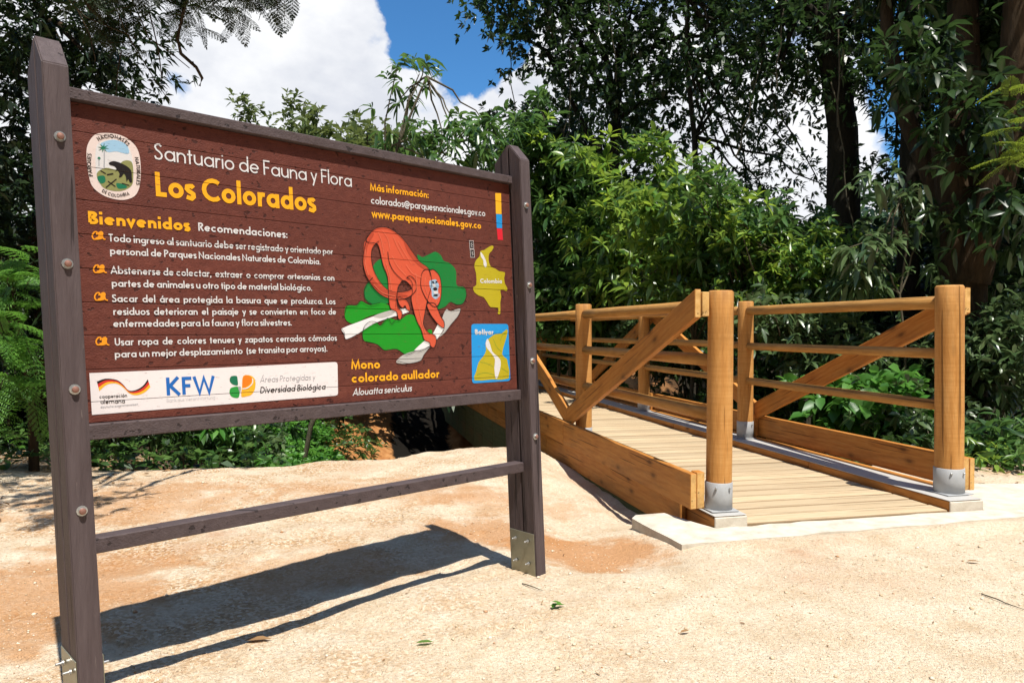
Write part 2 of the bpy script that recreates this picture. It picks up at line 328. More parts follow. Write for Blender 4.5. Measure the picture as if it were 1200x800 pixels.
def build_ground():
    xs = np.concatenate([-np.geomspace(900, 7, 26), np.arange(-6.9, 6.9, .03), np.geomspace(7, 900, 26)])
    ys = np.concatenate([-np.geomspace(900, 1.2, 22), np.arange(-1., .9, .2), np.arange(.9, 9.5, .03), np.arange(9.55, 22, .16), np.geomspace(22.2, 1500, 30)])
    X, Y = np.meshgrid(xs, ys); Z = ground_z(X, Y); V = np.stack([X, Y, Z], -1).reshape(-1, 3)
    nx, ny = len(xs), len(ys); i = (np.arange(ny-1)[:, None]*nx+np.arange(nx-1)[None]).ravel()
    me = np_mesh('ground', V, None, np.stack([i, i+1, i+nx+1, i+nx], 1), True)
    t = MT('sandy_ground'); P = t._tc.outputs['Object']
    big = t.noise(.9, 5, .6); mid = t.noise(4, 6, .65); fine = t.noise(60, 4, .7); grit = t.noise(170, 2, .6)
    sand = t.ramp(mid, [(.28, (.60, .46, .30)), (.5, (.76, .64, .475)), (.75, (.83, .74, .59))])
    sand = t.mix(t.ramp(fine, [(.42, (0, 0, 0)), (.72, (.7, .7, .7))]), sand, (.52, .34, .19)); sand = t.mix(t.ramp(grit, [(.55, (0, 0, 0)), (.75, (.6, .6, .6))]), sand, (.80, .70, .56))
    # position masks for orange soil, dark humus
    sx = t.N.new('ShaderNodeSeparateXYZ'); t.L(P, sx.inputs[0]); X_, Y_ = sx.outputs[0], sx.outputs[1]
    def blob(cx, cy, rx, ry, nz=1.0):
        a = t.math('DIVIDE', t.math('SUBTRACT', X_, cx), rx); b = t.math('DIVIDE', t.math('SUBTRACT', Y_, cy), ry)
        d = t.math('ADD', t.math('MULTIPLY', a, a), t.math('MULTIPLY', b, b)); d = t.math('ADD', d, t.math('MULTIPLY', t.math('SUBTRACT', mid, .5), 3.2*nz))
        return t.ramp(d, [(.35, (1, 1, 1)), (1.1, (0, 0, 0))])
    orange = (.46, .185, .06)
    om = t.ramp(big, [(.52, (0, 0, 0)), (.66, (1, 1, 1))]); om = t.math('MULTIPLY', om, t.ramp(mid, [(.35, (.15,)*3), (.65, (.75,)*3)]))
    near = t.N.new('ShaderNodeMapRange'); t.L(Y_, near.inputs[0]); near.inputs[1].default_value = 3.1; near.inputs[2].default_value = 4.0
    om = t.math('MULTIPLY', om, near.outputs[0])
    c = t.mix(om, sand, orange)
    far = t.N.new('ShaderNodeMapRange'); t.L(Y_, far.inputs[0]); far.inputs[1].default_value = 8.0; far.inputs[2].default_value = 8.8
    c = t.mix(far.outputs[0], c, t.ramp(mid, [(.3, (.34, .13, .04)), (.6, (.50, .24, .09)), (.8, (.6, .38, .2))]))
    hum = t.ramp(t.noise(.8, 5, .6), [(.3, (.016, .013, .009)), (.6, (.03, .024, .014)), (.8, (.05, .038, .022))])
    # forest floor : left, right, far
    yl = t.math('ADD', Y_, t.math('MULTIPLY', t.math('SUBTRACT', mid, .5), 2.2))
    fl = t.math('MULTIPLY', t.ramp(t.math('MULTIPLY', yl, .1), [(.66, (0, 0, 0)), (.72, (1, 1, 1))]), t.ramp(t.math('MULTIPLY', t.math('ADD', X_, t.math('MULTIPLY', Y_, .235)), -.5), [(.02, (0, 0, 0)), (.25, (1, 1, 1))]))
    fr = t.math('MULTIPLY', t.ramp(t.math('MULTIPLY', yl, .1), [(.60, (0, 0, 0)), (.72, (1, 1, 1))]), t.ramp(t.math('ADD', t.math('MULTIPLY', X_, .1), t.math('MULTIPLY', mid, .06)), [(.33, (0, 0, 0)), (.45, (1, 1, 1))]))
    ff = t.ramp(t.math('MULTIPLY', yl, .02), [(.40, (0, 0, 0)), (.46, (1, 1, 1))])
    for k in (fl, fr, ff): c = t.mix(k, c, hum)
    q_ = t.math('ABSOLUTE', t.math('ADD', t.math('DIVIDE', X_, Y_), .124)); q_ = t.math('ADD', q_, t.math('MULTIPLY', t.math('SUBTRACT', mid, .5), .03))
    gully_shade = t.math('MULTIPLY', t.ramp(t.math('MULTIPLY', q_, 10), [(.36, (1, 1, 1)), (.42, (0, 0, 0))]), far.outputs[0]); c = t.mix(gully_shade, c, (.010, .008, .006))      # dark colour painted in for the shade down in the gully
    vo = t.N.new('ShaderNodeTexVoronoi'); vo.inputs['Scale'].default_value = 75; t.L(P, vo.inputs['Vector'])
    sc3 = t.N.new('ShaderNodeSeparateColor'); t.L(vo.outputs['Color'], sc3.inputs[0])
    lf = t.N.new('ShaderNodeMapRange'); t.L(X_, lf.inputs[0]); lf.inputs[1].default_value = .9; lf.inputs[2].default_value = -1.6; lf.inputs[3].default_value = .12; lf.inputs[4].default_value = .75
    cr_ = t.math('MULTIPLY', t.ramp(t.noise(2.1, 5, .65), [(.38, (0, 0, 0)), (.6, (1, 1, 1))]), lf.outputs[0])
    crumb = t.ramp(sc3.outputs[0], [(0, (.28, .13, .045)), (.35, (.50, .26, .10)), (.65, (.66, .46, .27)), (1, (.86, .76, .62))])
    c = t.mix(t.math('MULTIPLY', cr_, t.math('SUBTRACT', 1., far.outputs[0])), c, crumb)
    for (cx, cy, rx, ry, k) in ((.42, 4.15, .55, .42, .85), (-.15, 4.45, .5, .35, .7), (-2.2, 3.3, .7, 1.0, .7), (-1.0, 3.7, .6, .4, .4), (-.9, 5.4, 1.0, .5, .45), (-2.6, 5.1, 1.0, .7, .55), (.0, 5.2, .7, .35, .4)):
        c = t.mix(t.math('MULTIPLY', blob(cx, cy, rx, ry), k), c, t.mix(fine, orange, (.60, .33, .15)))
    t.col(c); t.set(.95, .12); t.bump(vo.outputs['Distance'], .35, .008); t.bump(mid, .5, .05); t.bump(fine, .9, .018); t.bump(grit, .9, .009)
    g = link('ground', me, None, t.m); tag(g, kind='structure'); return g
build_ground()

def pebbles():
    bm = bmesh.new(); bmesh.ops.create_icosphere(bm, subdivisions=1, radius=1) if False else [bm.faces.new([q[i] for i in f]) for q in [[bm.verts.new(c) for c in ((1,0,0),(0,1,0),(-1,0,0),(0,-1,0),(0,0,1),(0,0,-1))]] for f in ((0,1,4),(1,2,4),(2,3,4),(3,0,4),(1,0,5),(2,1,5),(3,2,5),(0,3,5))]; me = bpy.data.meshes.new('p'); bm.to_mesh(me); bm.free()
    bv = np.array([v.co[:] for v in me.vertices]); bf = np.array([p.vertices[:] for p in me.polygons])
    n = 60000; x = rng.uniform(-5, 5.5, n); y = 1.7+6*rng.uniform(0, 1, n)**1.2
    w = fbm(x*1.1, y*1.1, 3, 21); keep = (y < edge_y(x)) & (w+rng.uniform(-.25, .25, n)+.12*(x < .7) > .45)
    u = (x-BO.x)*BU.x+(y-BO.y)*BU.y; v = (x-BO.x)*BV.x+(y-BO.y)*BV.y; keep &= ~((u > -.6) & (v > -.9)); x, y = x[keep], y[keep]
    n = len(x); s = np.minimum(rng.gamma(1.2, .0014, n)+.0012, .012); z = ground_z(x, y)+s*.2
    ang = rng.uniform(0, 6.28, n); sc = np.stack([s*rng.uniform(.8, 1.5, n), s*rng.uniform(.8, 1.3, n), s*.65], 1)
    V = bv[None]*sc[:, None]*(1+rng.uniform(-.2, .2, (n, len(bv), 1)))
    c, q = np.cos(ang)[:, None], np.sin(ang)[:, None]; Vx = V[..., 0]*c-V[..., 1]*q; Vy = V[..., 0]*q+V[..., 1]*c
    V = np.stack([Vx+x[:, None], Vy+y[:, None], V[..., 2]+z[:, None]], -1).reshape(-1, 3)
    F = (bf[None]+(np.arange(n)*len(bv))[:, None, None]).reshape(-1, 3)
    t = MT('sand_grit'); t.col(t.ramp(t.island(), [(0, (.5, .36, .22)), (.5, (.66, .54, .38)), (.8, (.72, .63, .5)), (1, (.42, .2, .08))])); t.set(.9, .15)
    tag(link('grit', np_mesh('grit', V, F, None, True), None, t.m), 'pale grit and small stones scattered over the sand', 'gravel', kind='stuff')
pebbles()

# ------------------------------------------------------------------ information sign
S = Vector((.7155, .6986, 0)); B = Vector((-.6986, .7155, 0)); A = -.039*S+.0193*B+Vector((0, 0, 1))
P0 = Vector((.120431, 3.573214, 0))
def MS():   # matrix from sign coordinates (s along, b back, h up) to the world
    return Matrix(((S.x, B.x, A.x, P0.x), (S.y, B.y, A.y, P0.y), (S.z, B.z, A.z, P0.z), (0, 0, 0, 1)))
MSI = MS().inverted()
def PB(px, py, b=.078):
    o = MSI @ Vector((0, 0, EYE)); d = MSI.to_3x3() @ pxdir(px, py); t = (b-o.y)/d.y; p = o+d*t; return (p.x, p.z)
sign = thing('information_sign', 'brown wooden park information sign on two stout posts, painted with a monkey and maps', 'sign', P0)
OFF = Matrix.Translation(-P0) @ MS()
def spart(name, me, mat, parent=None, label=None):
    me.transform(OFF); me.update()
    o = link(name, me, parent or sign, mat)
    if label: o['label'] = label
    return o
SEAMS = [1.8136, 1.7084, 1.603, 1.4965, 1.3905, 1.285, 1.181, 1.0745, .974]
BF = .078
def gable_post(s0, s1, b0, b1, he, hr, rid_at, name):
    """one half of a post: gable cut so that ridge lies at rid_at (a b value)"""
    bm = bmesh.new(); prof = [(b0, -.25), (b1, -.25)]
    if rid_at >= b1: prof += [(b1, hr), (b0, he)]
    else: prof += [(b1, he), (b0, hr)]
    f = [bm.verts.new((s0, b, h)) for b, h in prof]; g = [bm.verts.new((s1, b, h)) for b, h in prof]
    bm.faces.new(f); bm.faces.new(list(reversed(g)))
    for i in range(4): bm.faces.new((f[i], f[(i+1) % 4], g[(i+1) % 4], g[i])[::-1])
    bmesh.ops.recalc_face_normals(bm, faces=bm.faces[:]); bmesh.ops.bevel(bm, geom=bm.edges[:], offset=.0035, segments=2, affect='EDGES')
    me = bpy.data.meshes.new(name); bm.to_mesh(me); bm.free(); return me
def bolt(parent, s, b, h, axis='b-', r=.0125, stem=False, washer=True):
    V = []; bm = bmesh.new()
    ax = {'b-': Vector((0, -1, 0)), 's-': Vector((-1, 0, 0)), 's+': Vector((1, 0, 0))}[axis]
    e1 = Vector((0, 0, 1)); e2 = ax.cross(e1)
    def ring(rad, off, n=12): return [bm.verts.new(Vector((s, b, h))+ax*off+(e1*math.cos(2*math.pi*k/n)+e2*math.sin(2*math.pi*k/n))*rad) for k in range(n)]
    prof = [(r*1.25, .0005), (r*1.25, .003), (r*.82, .0035), (r*.82, .011), (r*.62, .0145), (r*.2, .016)]
    if not washer: prof = prof[2:]
    if stem: prof = [(r*.9, .0005), (r*.9, .006), (r*.45, .0065), (r*.45, .022), (r*.3, .024)]
    rs = [ring(a, o) for a, o in prof]
    for p, q in zip(rs, rs[1:]):
        for k in range(12): bm.faces.new((p[k], p[(k+1) % 12], q[(k+1) % 12], q[k]))
    bm.faces.new(rs[-1]); bmesh.ops.recalc_face_normals(bm, faces=bm.faces[:])
    bm.faces.ensure_lookup_table()
    if not stem:
        for f in bm.faces[-25:]: f.material_index = 1
    me = bpy.data.meshes.new('bolt'); bm.to_mesh(me); bm.free()
    o = spart('bolt', me, [M['bolt'], M['rust']], parent); return o
for (s0, s1, he, hr, hs, sm) in ((-1.974, -1.904, 1.985, 2.08, (1.7707, 1.3955, 1.0213, .6558), -1.938), (0, .068, 2.018, 2.10, (1.798, 1.4144, 1.0485, .6805), .029)):
    post = spart('post', gable_post(s0, s1, 0, .0745, he, hr, 1, 'post'), M['frame'])
    back = spart('post_back_half', gable_post(s0, s1, .0815, .18, he, hr, 0, 'post_back_half'), M['frame'], post)
    spart('packing_strip', box_mesh(s0+.006, s1-.006, .0747, .0813, -.2, hr-.10, 0), M['black'], post)
    for h in hs:
        bolt(post, sm, 0, h)
    for (sa, ax) in ((s0-.0035, 's-'), (s1+.0035, 's+')):
        pl = box_mesh(min(sa, sa+(.003 if ax == 's-' else -.003)), max(sa, sa+(.003 if ax == 's-' else -.003)), .006, .172, -.2, .205, .001)
        pp = spart('anchor_plate', pl, M['plate'], post)
    for (bb, hh) in ((.045, .165), (.13, .165), (.045, .055), (.13, .055)):
        bolt(post, s0-.0065, bb, hh, 's-', .009, stem=True, washer=False); bolt(post, s1+.004, bb, hh, 's+', .009, stem=True, washer=False)
    # dark split cracks in outer faces
# rails
spart('top_rail', box_mesh(-1.902, -.0015, .054, .115, 1.905, 1.941, .003), M['frameh'])
spart('bottom_rail', box_mesh(-1.902, -.0015, .053, .115, .857, .9065, .003), M['frameh'])
spart('lower_crossbar', box_mesh(-1.902, -.0015, .055, .115, .503, .551, .003), M['frameh'])
spart('backing_sheet', box_mesh(-1.902, -.0015, .092, .098, .91, 1.90, 0), M['black'])
# planks
hs = [1.9045]+SEAMS+[.907]
for i in range(len(hs)-1):
    me = box_mesh(-1.9015+random.uniform(0, .002), -.002-random.uniform(0, .003), BF+random.uniform(0, .0008), .0915, hs[i+1]+.0007, hs[i]-.0007, .0016)
    spart('plank', me, M['board'])
# nail dents, paint chips
def flat_poly(polys, off, name, mat, cut=True, parent=None, label=None):
    """polys: list of (vertices [(s,h)...], faces); painted film lying on the planks, split at the joints"""
    bm = bmesh.new()
    for (V, F) in polys:
        vs = [bm.verts.new((x, h, o)) for (x, h, o) in V]
        for f in F:
            try: bm.faces.new([vs[i] for i in f])
            except ValueError: pass
    if cut:
        for hc in SEAMS:
            for e in (-.0009, .0009):
                bmesh.ops.bisect_plane(bm, geom=bm.verts[:]+bm.edges[:]+bm.faces[:], plane_co=(0, hc+e, 0), plane_no=(0, 1, 0))
            dl = [f for f in bm.faces if abs(f.calc_center_median().y-hc) < .0009]
            if dl: bmesh.ops.delete(bm, geom=dl, context='FACES')
    for v in bm.verts: s_, h_, o_ = v.co; v.co = Vector((s_, BF-.0006-off-o_, h_))
    # normals face the front
    for f in bm.faces:
        f.normal_update()
        if f.normal.y > 0: f.normal_flip()
    me = bpy.data.meshes.new(name); bm.to_mesh(me); bm.free(); return spart(name, me, mat, parent, label)
def spline(pts, closed=True, k=5):
    n = len(pts); out = []
    rg = range(n) if closed else range(n-1)
    for i in rg:
        g = lambda j: np.array(pts[j % n] if closed else pts[max(0, min(n-1, j))], float)
        p0, p1, p2, p3 = g(i-1), g(i), g(i+1), g(i+2)
        for j in range(k):
            t = j/k; out.append(tuple(.5*((2*p1)+(p2-p0)*t+(2*p0-5*p1+4*p2-p3)*t*t+(3*p1-p0-3*p2+p3)*t**3)))
    if not closed: out.append(tuple(pts[-1]))
    return out
def area(pts, f, ox, oy, smooth=True, k=4, holes=()):
    """outline in zoomed picture units -> triangulated polygon in sign coordinates"""
    rings = [spline(p, True, k) if smooth else p for p in (pts,)+tuple(holes)]
    rings = [[PB(x/f+ox, y/f+oy) for x, y in r] for r in rings]
    tri = geometry.tessellate_polygon([[Vector((x, y, 0)) for x, y in r] for r in rings])
    flat = [p for r in rings for p in r]
    return ([(x, y, 0) for x, y in flat], [tuple(t) for t in tri])
def ribbon(pts, w, closed=False, off=0.):
    P = [np.array(p, float) for p in pts]; n = len(P); V, F = [], []
    for i in range(n):
        a = P[(i-1) % n] if (closed or i > 0) else None; b = P[(i+1) % n] if (closed or i < n-1) else None
        d1 = (P[i]-a) if a is not None else None; d2 = (b-P[i]) if b is not None else None
        u1 = d1/max(1e-9, np.hypot(*d1)) if d1 is not None else None; u2 = d2/max(1e-9, np.hypot(*d2)) if d2 is not None else None
        if u1 is None: u1 = u2
        if u2 is None: u2 = u1
        n1, n2 = np.array([-u1[1], u1[0]]), np.array([-u2[1], u2[0]]); m = n1+n2; L = np.hypot(*m)
        m = m/L if L > 1e-6 else n1; k = min(1/max(.35, float(m @ n1)), 2.2)
        V += [tuple(P[i]+m*w/2*k)+(off,), tuple(P[i]-m*w/2*k)+(off,)]
    for i in range(n if closed else n-1): j = (i+1) % n; F.append((2*i, 2*i+1, 2*j+1, 2*j))
    return (V, F)
def line(pts, w, f, ox, oy, closed=False, smooth=True, off=.0003):
    q = spline(pts, closed, 4) if smooth else pts
    return ribbon([PB(x/f+ox, y/f+oy) for x, y in q], w, closed, off)

# -------- geometric sans lettering, drawn as brush strokes
def arc(cx, cy, rx, ry, a0, a1, n=None):
    n = n or max(3, int(abs(a1-a0)/24)); return [(cx+rx*math.cos(R_(a0+(a1-a0)*i/n)), cy+ry*math.sin(R_(a0+(a1-a0)*i/n))) for i in range(n+1)]
def glyph(ch, w):
    """(advance, strokes); a stroke is (points, closed); cap height 1"""
    X = .64; h = w/2; r = (X-w)/2; cy = X/2; top = 1-h; L = lambda *p: (list(p), False); O = lambda cx, cy, rx, ry: (arc(cx, cy, rx, ry, 0, 342, 19), True)
    acc = {'á': 'a', 'é': 'e', 'í': 'ı', 'ó': 'o', 'Á': 'A', 'ñ': 'n'}
    if ch in acc:
        a, s = glyph(acc[ch], w); mx = a/2
        y0 = 1.06 if ch == 'Á' else X+.10
        return a, s+[L((mx-.01, y0), (mx+.13, y0+.2))]
    nx = (X-w)*.42; k = X-h-nx
    arch = lambda x0: L((x0, X*.45), *[(x0+nx+nx*math.cos(R_(a)), k+nx*math.sin(R_(a))) for a in (165, 135, 110, 90, 65, 40, 15, 0)], (x0+2*nx, 0))
    D = {
     'a': (2*r+w, [O(h+r, cy, r, r), L((h+2*r, 0), (h+2*r, X))]), 'b': (2*r+w, [O(h+r, cy, r, r), L((h, 0), (h, 1.05))]),
     'c': (1.75*r+w, [(arc(h+r, cy, r, r, 48, 312, 12), False)]), 'd': (2*r+w, [O(h+r, cy, r, r), L((h+2*r, 0), (h+2*r, 1.05))]),
     'e': (2*r+w, [(arc(h+r, cy, r, r, -40, -360, 14), False), L((h*1.4, cy), (h*.6+2*r, cy))]),
     'f': (.34, [L((.15, 0), (.15, .8), *arc(.15+.14, .82, .14, .17, 170, 75, 3)), L((.02, X-h), (.32, X-h))]),
     'g': (2*r+w, [O(h+r, cy, r, r), (([(h+2*r, X)]+arc(h+r, -.10, r, .17, 0, -150, 6)), False)]),
     'h': (2*nx+w, [L((h, 0), (h, 1.05)), arch(h)]), 'i': (w, [L((h, 0), (h, X)), L((h, .80), (h, .80+w*1.05))]), 'ı': (w, [L((h, 0), (h, X))]),
     'j': (w, [L((h, X), (h, -.15), (h-.1, -.25)), L((h, .80), (h, .80+w*1.05))]), 'k': (.5, [L((h, 0), (h, 1.05)), L((h*1.3, .3), (.44, X)), L((.2, .38), (.48, 0))]),
     'l': (w, [L((h, 0), (h, 1.05))]), 'm': (4*nx+w, [L((h, 0), (h, X)), arch(h), arch(h+2*nx)]), 'n': (2*nx+w, [L((h, 0), (h, X)), arch(h)]),
     'o': (2*r+w, [O(h+r, cy, r, r)]), 'p': (2*r+w, [O(h+r, cy, r, r), L((h, -.28), (h, X))]), 'q': (2*r+w, [O(h+r, cy, r, r), L((h+2*r, -.28), (h+2*r, X))]),
     'r': (.3+h*.6, [L((h, 0), (h, X)), L((h, X*.5), (h+.07, X-h*1.2), (h+.15, X-h*.9), (.3+h*.6, X-h*1.1))]),
     's': (.34+h*.6, [L(*[(x*(.34+h*.4)/.4, y*X/.64) for x, y in ((.37, .50), (.30, .57), (.20, .59-h*.3), (.09, .54), (.07, .44), (.14, .36), (.26, .30), (.35, .24), (.36, .13), (.27, .05), (.17, .03+h*.4), (.04, .10))])]),
     't': (.32, [L((.16, 0), (.16, .88)), L((.0, X-h), (.32, X-h))]),
     'u': (2*nx+w, [L((h, X), (h, nx+h), *[(h+nx-nx*math.cos(R_(a)), h+nx-nx*math.sin(R_(a))) for a in (25, 50, 70, 90, 110, 130, 155)], (h+2*nx, nx+h)), L((h+2*nx, 0), (h+2*nx, X))]),
     'v': (.5, [L((.04, X), (.25, h*.6), (.46, X))]), 'w': (.78, [L((.04, X), (.22, h*.6), (.39, X-.05), (.56, h*.6), (.74, X))]),
     'x': (.5, [L((.05, 0), (.45, X)), L((.05, X), (.45, 0))]), 'y': (.5, [L((.04, X), (.26, .08)), L((.47, X), (.16, -.28))]), 'z': (.46, [L((.03, X-h), (.40, X-h), (.05, h), (.44, h))]),
     'A': (.78, [L((.04, 0), (.39, 1-h), (.74, 0)), L((.16, .28), (.62, .28))]),
     'B': (.56, [L((h, h), (h, top), (.28, top), *arc(.28, .76, .17, top-.76, 70, -70, 4), (.28, .52), (h, .52)), L((.28, .52), *arc(.3, .27, .2, .27-h, 75, -75, 5), (.28, h), (h, h))]),
     'C': (.80, [(arc(h+.5-h, .5, .5-h, .5-h, 48, 312, 12), False)]), 'D': (.70, [L((h, h), (h, top), (.24, top), *arc(.24, .5, .44-h, .5-h, 80, -80, 8), (.24, h), (h, h))]),
     'E': (.46, [L((.44, top), (h, top), (h, h), (.44, h)), L((h, .5), (.40, .5))]), 'F': (.46, [L((.46, top), (h, top), (h, 0)), L((h, .5), (.40, .5))]),
     'G': (.86, [(arc(.5, .5, .5-h, .5-h, 48, 360, 14)+[(.55, .5)], False)]), 'I': (w, [L((h, 0), (h, 1))]), 'K': (.62, [L((h, 0), (h, 1)), L((.56, 1), (h*1.6, .48)), L((.16, .56), (.60, 0))]),
     'L': (.44, [L((h, 1), (h, h), (.44, h))]), 'M': (.86, [L((.06, 0), (.14, 1-h), (.43, .1), (.72, 1-h), (.80, 0))]), 'N': (.72, [L((h, 0), (h, 1-h), (.72-h, h), (.72-h, 1))]),
     'O': (1., [O(.5, .5, .5-h, .5-h)]), 'P': (.54, [L((h, 0), (h, top), (.26, top), *arc(.26, .72, .22, top-.72, 70, -70, 5), (.26, .45), (h, .45))]),
     'Q': (1., [O(.5, .5, .5-h, .5-h), L((.6, .3), (.95, 0))]), 'R': (.56, [L((h, 0), (h, top), (.26, top), *arc(.26, .74, .2, top-.74, 70, -70, 5), (.26, .48), (h, .48)), L((.24, .46), (.52, 0))]),
     'S': (.52, [L((.44, .84), (.36, .94), (.25, top), (.12, .90), (.08, .76), (.15, .62), (.32, .50), (.43, .38), (.46, .24), (.38, .09), (.25, h), (.11, .08), (.04, .22))]),
     'T': (.5, [L((0, top), (.5, top)), L((.25, 0), (.25, 1))]), 'U': (.64, [L((h, 1), (h, .34), *arc(.32, .34, .32-h, .34-h, 200, 340, 7), (.64-h, .34), (.64-h, 1))]),
     'V': (.68, [L((.03, 1), (.34, h*.5), (.65, 1))]), 'W': (1., [L((.03, 1), (.27, h*.5), (.5, .9), (.73, h*.5), (.97, 1))]),
     '.': (w, [L((h, 0), (h, w))]), ',': (w, [L((h*1.3, w), (h*.5, -.13))]), ':': (w, [L((h, 0), (h, w)), L((h, .42), (h, .42+w))]),
     '(': (.24, [(arc(.38, .38, .3, .68, 130, 230, 6), False)]), ')': (.24, [(arc(-.14, .38, .3, .68, 50, -50, 6), False)]),
     '@': (.95, [(arc(.47, .38, .42, .46, -55, -360+-5, 16), False), O(.45, .38, .17, .18), L((.64, .56), (.64, .26), (.78, .22))]), ' ': (.24, []),
    }
    return D.get(ch, (.3, []))
def text_poly(txt, w, gap):
    x = 0; out = []; j = 0
    for ch in txt:
        a, st = glyph(ch, w)
        for pts, closed in st: out.append(([(x+p, q) for p, q in pts], closed, (j % 5)*.00012)); j += 1
        x += a+(gap if ch != ' ' else .0)
    return out, x-gap
LET = []
def text(txt, p0, p1, cap, w, mat, gap=.10, slant=0., parent=None, name='lettering', cut=True, off=.0005):
    """text between two picture points of its baseline; cap = letter height in picture px at the start"""
    s0, h0 = PB(*p0); s1, h1 = PB(*p1); H = abs(PB(p0[0], p0[1]-cap)[1]-h0)
    st, X = text_poly(txt, w, gap); kx = (s1-s0)/X; ky = (h1-h0)/X; polys = []
    for pts, closed, o in st:
        V, F = ribbon([(x*kx/H, y) for x, y in pts], w*(.5+.5*kx/H), closed, o)
        polys.append(([(s0+x*H+y*H*slant, h0+x*H/kx*ky+y*H, o) for x, y, o in V], F))
    return flat_poly(polys, off, name, M['p_'+mat], cut, parent, None)
T = text
T('Santuario de Fauna y Flora', (180.7, 186.7), (412.2, 219.4), 19, .10, 'white', .09, name='title_lettering')
T('Los Colorados', (182.8, 230), (369.7, 248.5), 28.5, .19, 'yellow', .08, name='title_lettering')
T('Bienvenidos', (103.5, 262.2), (222.5, 270.7), 14.8, .21, 'yellow', .09, name='heading_lettering')
T('Recomendaciones:', (232.4, 270.4), (336.7, 279), 9.6, .16, 'white', .09, name='heading_lettering')
for (s_, a, b_, c) in (
    ('Todo ingreso al santuario debe ser registrado y orientado por', (127.5, 282.9), (390, 298.4), 9),
    ('personal de Parques Nacionales Naturales de Colombia.', (129, 298), (375.4, 310), 8.8),
    ('Abstenerse de colectar,  extraer  o  comprar  artesanias  con', (129.7, 320.7), (391.7, 329), 8.9),
    ('partes de animales u otro tipo de material biológico.', (131, 335.9), (365.5, 340.7), 8.8),
    ('Sacar  del  área  protegida  la  basura  que  se  produzca.  Los', (131.4, 353.8), (392.8, 356.5), 8.7),
    ('residuos  deterioran  el  paisaje  y  se  convierten  en  foco  de', (132.8, 369), (393.8, 368.5), 8.7),
    ('enfermedades para la fauna y flora silvestres.', (132.8, 383.1), (341.8, 381.3), 8.7),
    ('Usar  ropa  de  colores  tenues  y  zapatos  cerrados  cómodos', (134.6, 404.8), (394.5, 399), 8.7),
    ('para un mejor desplazamiento  (se transita por arroyos).', (134.6, 419), (383.4, 411.5), 8.7)):
    T(s_, a, b_, c, .155, 'white', .085, name='text_line')
T('Más información:', (433.8, 223.3), (502.2, 232.3), 8.5, .18, 'yellow', .08, name='text_line')
T('colorados@parquesnacionales.gov.co', (434.7, 238.7), (568.5, 253.7), 8.8, .14, 'white', .07, name='text_line')
T('www.parquesnacionales.gov.co', (435.7, 254.5), (563.7, 268.3), 9.2, .19, 'yellow', .08, name='text_line')
T('Mono', (411.7, 432.3), (445.3, 431.3), 10.8, .19, 'yellow', .08, name='caption_lettering')
T('colorado aullador', (412, 448.2), (514.7, 442.2), 10.6, .19, 'yellow', .08, name='caption_lettering')
T('Alouatta seniculus', (413.1, 463.5), (482.1, 458.1), 8.3, .14, 'white', .08, slant=.22, name='caption_lettering')

def group_poly(name, items, parent=None):
    """items: (material key, [polys], layer)"""
    first = parent
    for (nm, mk, polys, lay) in items:
        if nm == 'painted_outline': flat_poly(polys, .0002+lay*.0004, nm, M['p_'+mk], True, first)
        else:
            for j, q in enumerate(polys): flat_poly([q], .0002+lay*.0004+j*.0001, nm, M['p_'+mk], True, first)
# monkey painting
FA = (4., 400, 250)
root = flat_poly([area([(355, 200), (380, 205), (415, 190), (440, 180), (465, 195), (480, 222), (510, 235), (537, 270), (540, 335), (575, 347), (585, 380), (570, 420), (540, 428), (510, 415), (480, 440), (435, 440), (400, 330)], *FA)], .0002, 'monkey_painting', M['p_gdark'], label='painted red howler monkey climbing over green leaves and white branches')
mp_ = [('painted_foliage', 'gdark', [area([(190, 215), (160, 230), (145, 260), (145, 300), (118, 330), (105, 360), (110, 400), (140, 425), (190, 425), (235, 400), (225, 250)], *FA)], .3)]
mp_.append(('painted_foliage', 'gbright', [area([(15, 462), (25, 432), (68, 430), (90, 410), (130, 428), (180, 418), (220, 430), (225, 455), (130, 482), (60, 515), (22, 500)], *FA),
     area([(100, 545), (115, 515), (160, 510), (182, 525), (215, 490), (270, 500), (310, 475), (340, 480), (365, 520), (385, 560), (410, 545), (425, 552), (412, 600), (345, 642), (300, 660), (255, 635), (200, 640), (165, 612), (112, 600), (97, 572)], *FA)], 1))
def oul(pts, w=.0035): return line(pts, w, *FA, closed=True)
mp_.append(('painted_branch', 'branchw', [area([(0, 540), (70, 512), (150, 482), (240, 455), (308, 445), (316, 462), (250, 482), (150, 517), (80, 562), (20, 590), (12, 562)], *FA, True, 2),
     area([(340, 642), (385, 600), (430, 560), (462, 500), (490, 495), (480, 540), (445, 592), (410, 622), (365, 642)], *FA, True, 2)], 2))
mp_.append(('painted_branch_shade', 'branchg', [area([(150, 482), (200, 462), (247, 452), (240, 472), (190, 490)], *FA), area([(258, 690), (290, 662), (345, 643), (410, 625), (445, 592), (482, 540), (470, 500), (490, 450), (510, 458), (555, 445), (545, 480), (512, 520), (480, 562), (440, 592), (418, 620), (385, 662), (368, 690), (310, 703), (264, 702)], *FA)], 3))
BODY = [(112, 128), (150, 76), (200, 66), (245, 85), (290, 125), (330, 180), (365, 228), (408, 262), (420, 330), (400, 410), (388, 470), (382, 520), (405, 558), (437, 572), (442, 600), (432, 628), (415, 622), (410, 605), (386, 592), (372, 545), (352, 505), (335, 450), (325, 400), (330, 355), (305, 322), (285, 315), (272, 330), (262, 350), (258, 400), (262, 440), (282, 462), (276, 495), (264, 492), (256, 462), (228, 445), (219, 395), (214, 300), (192, 240), (178, 175), (168, 146), (152, 140)]
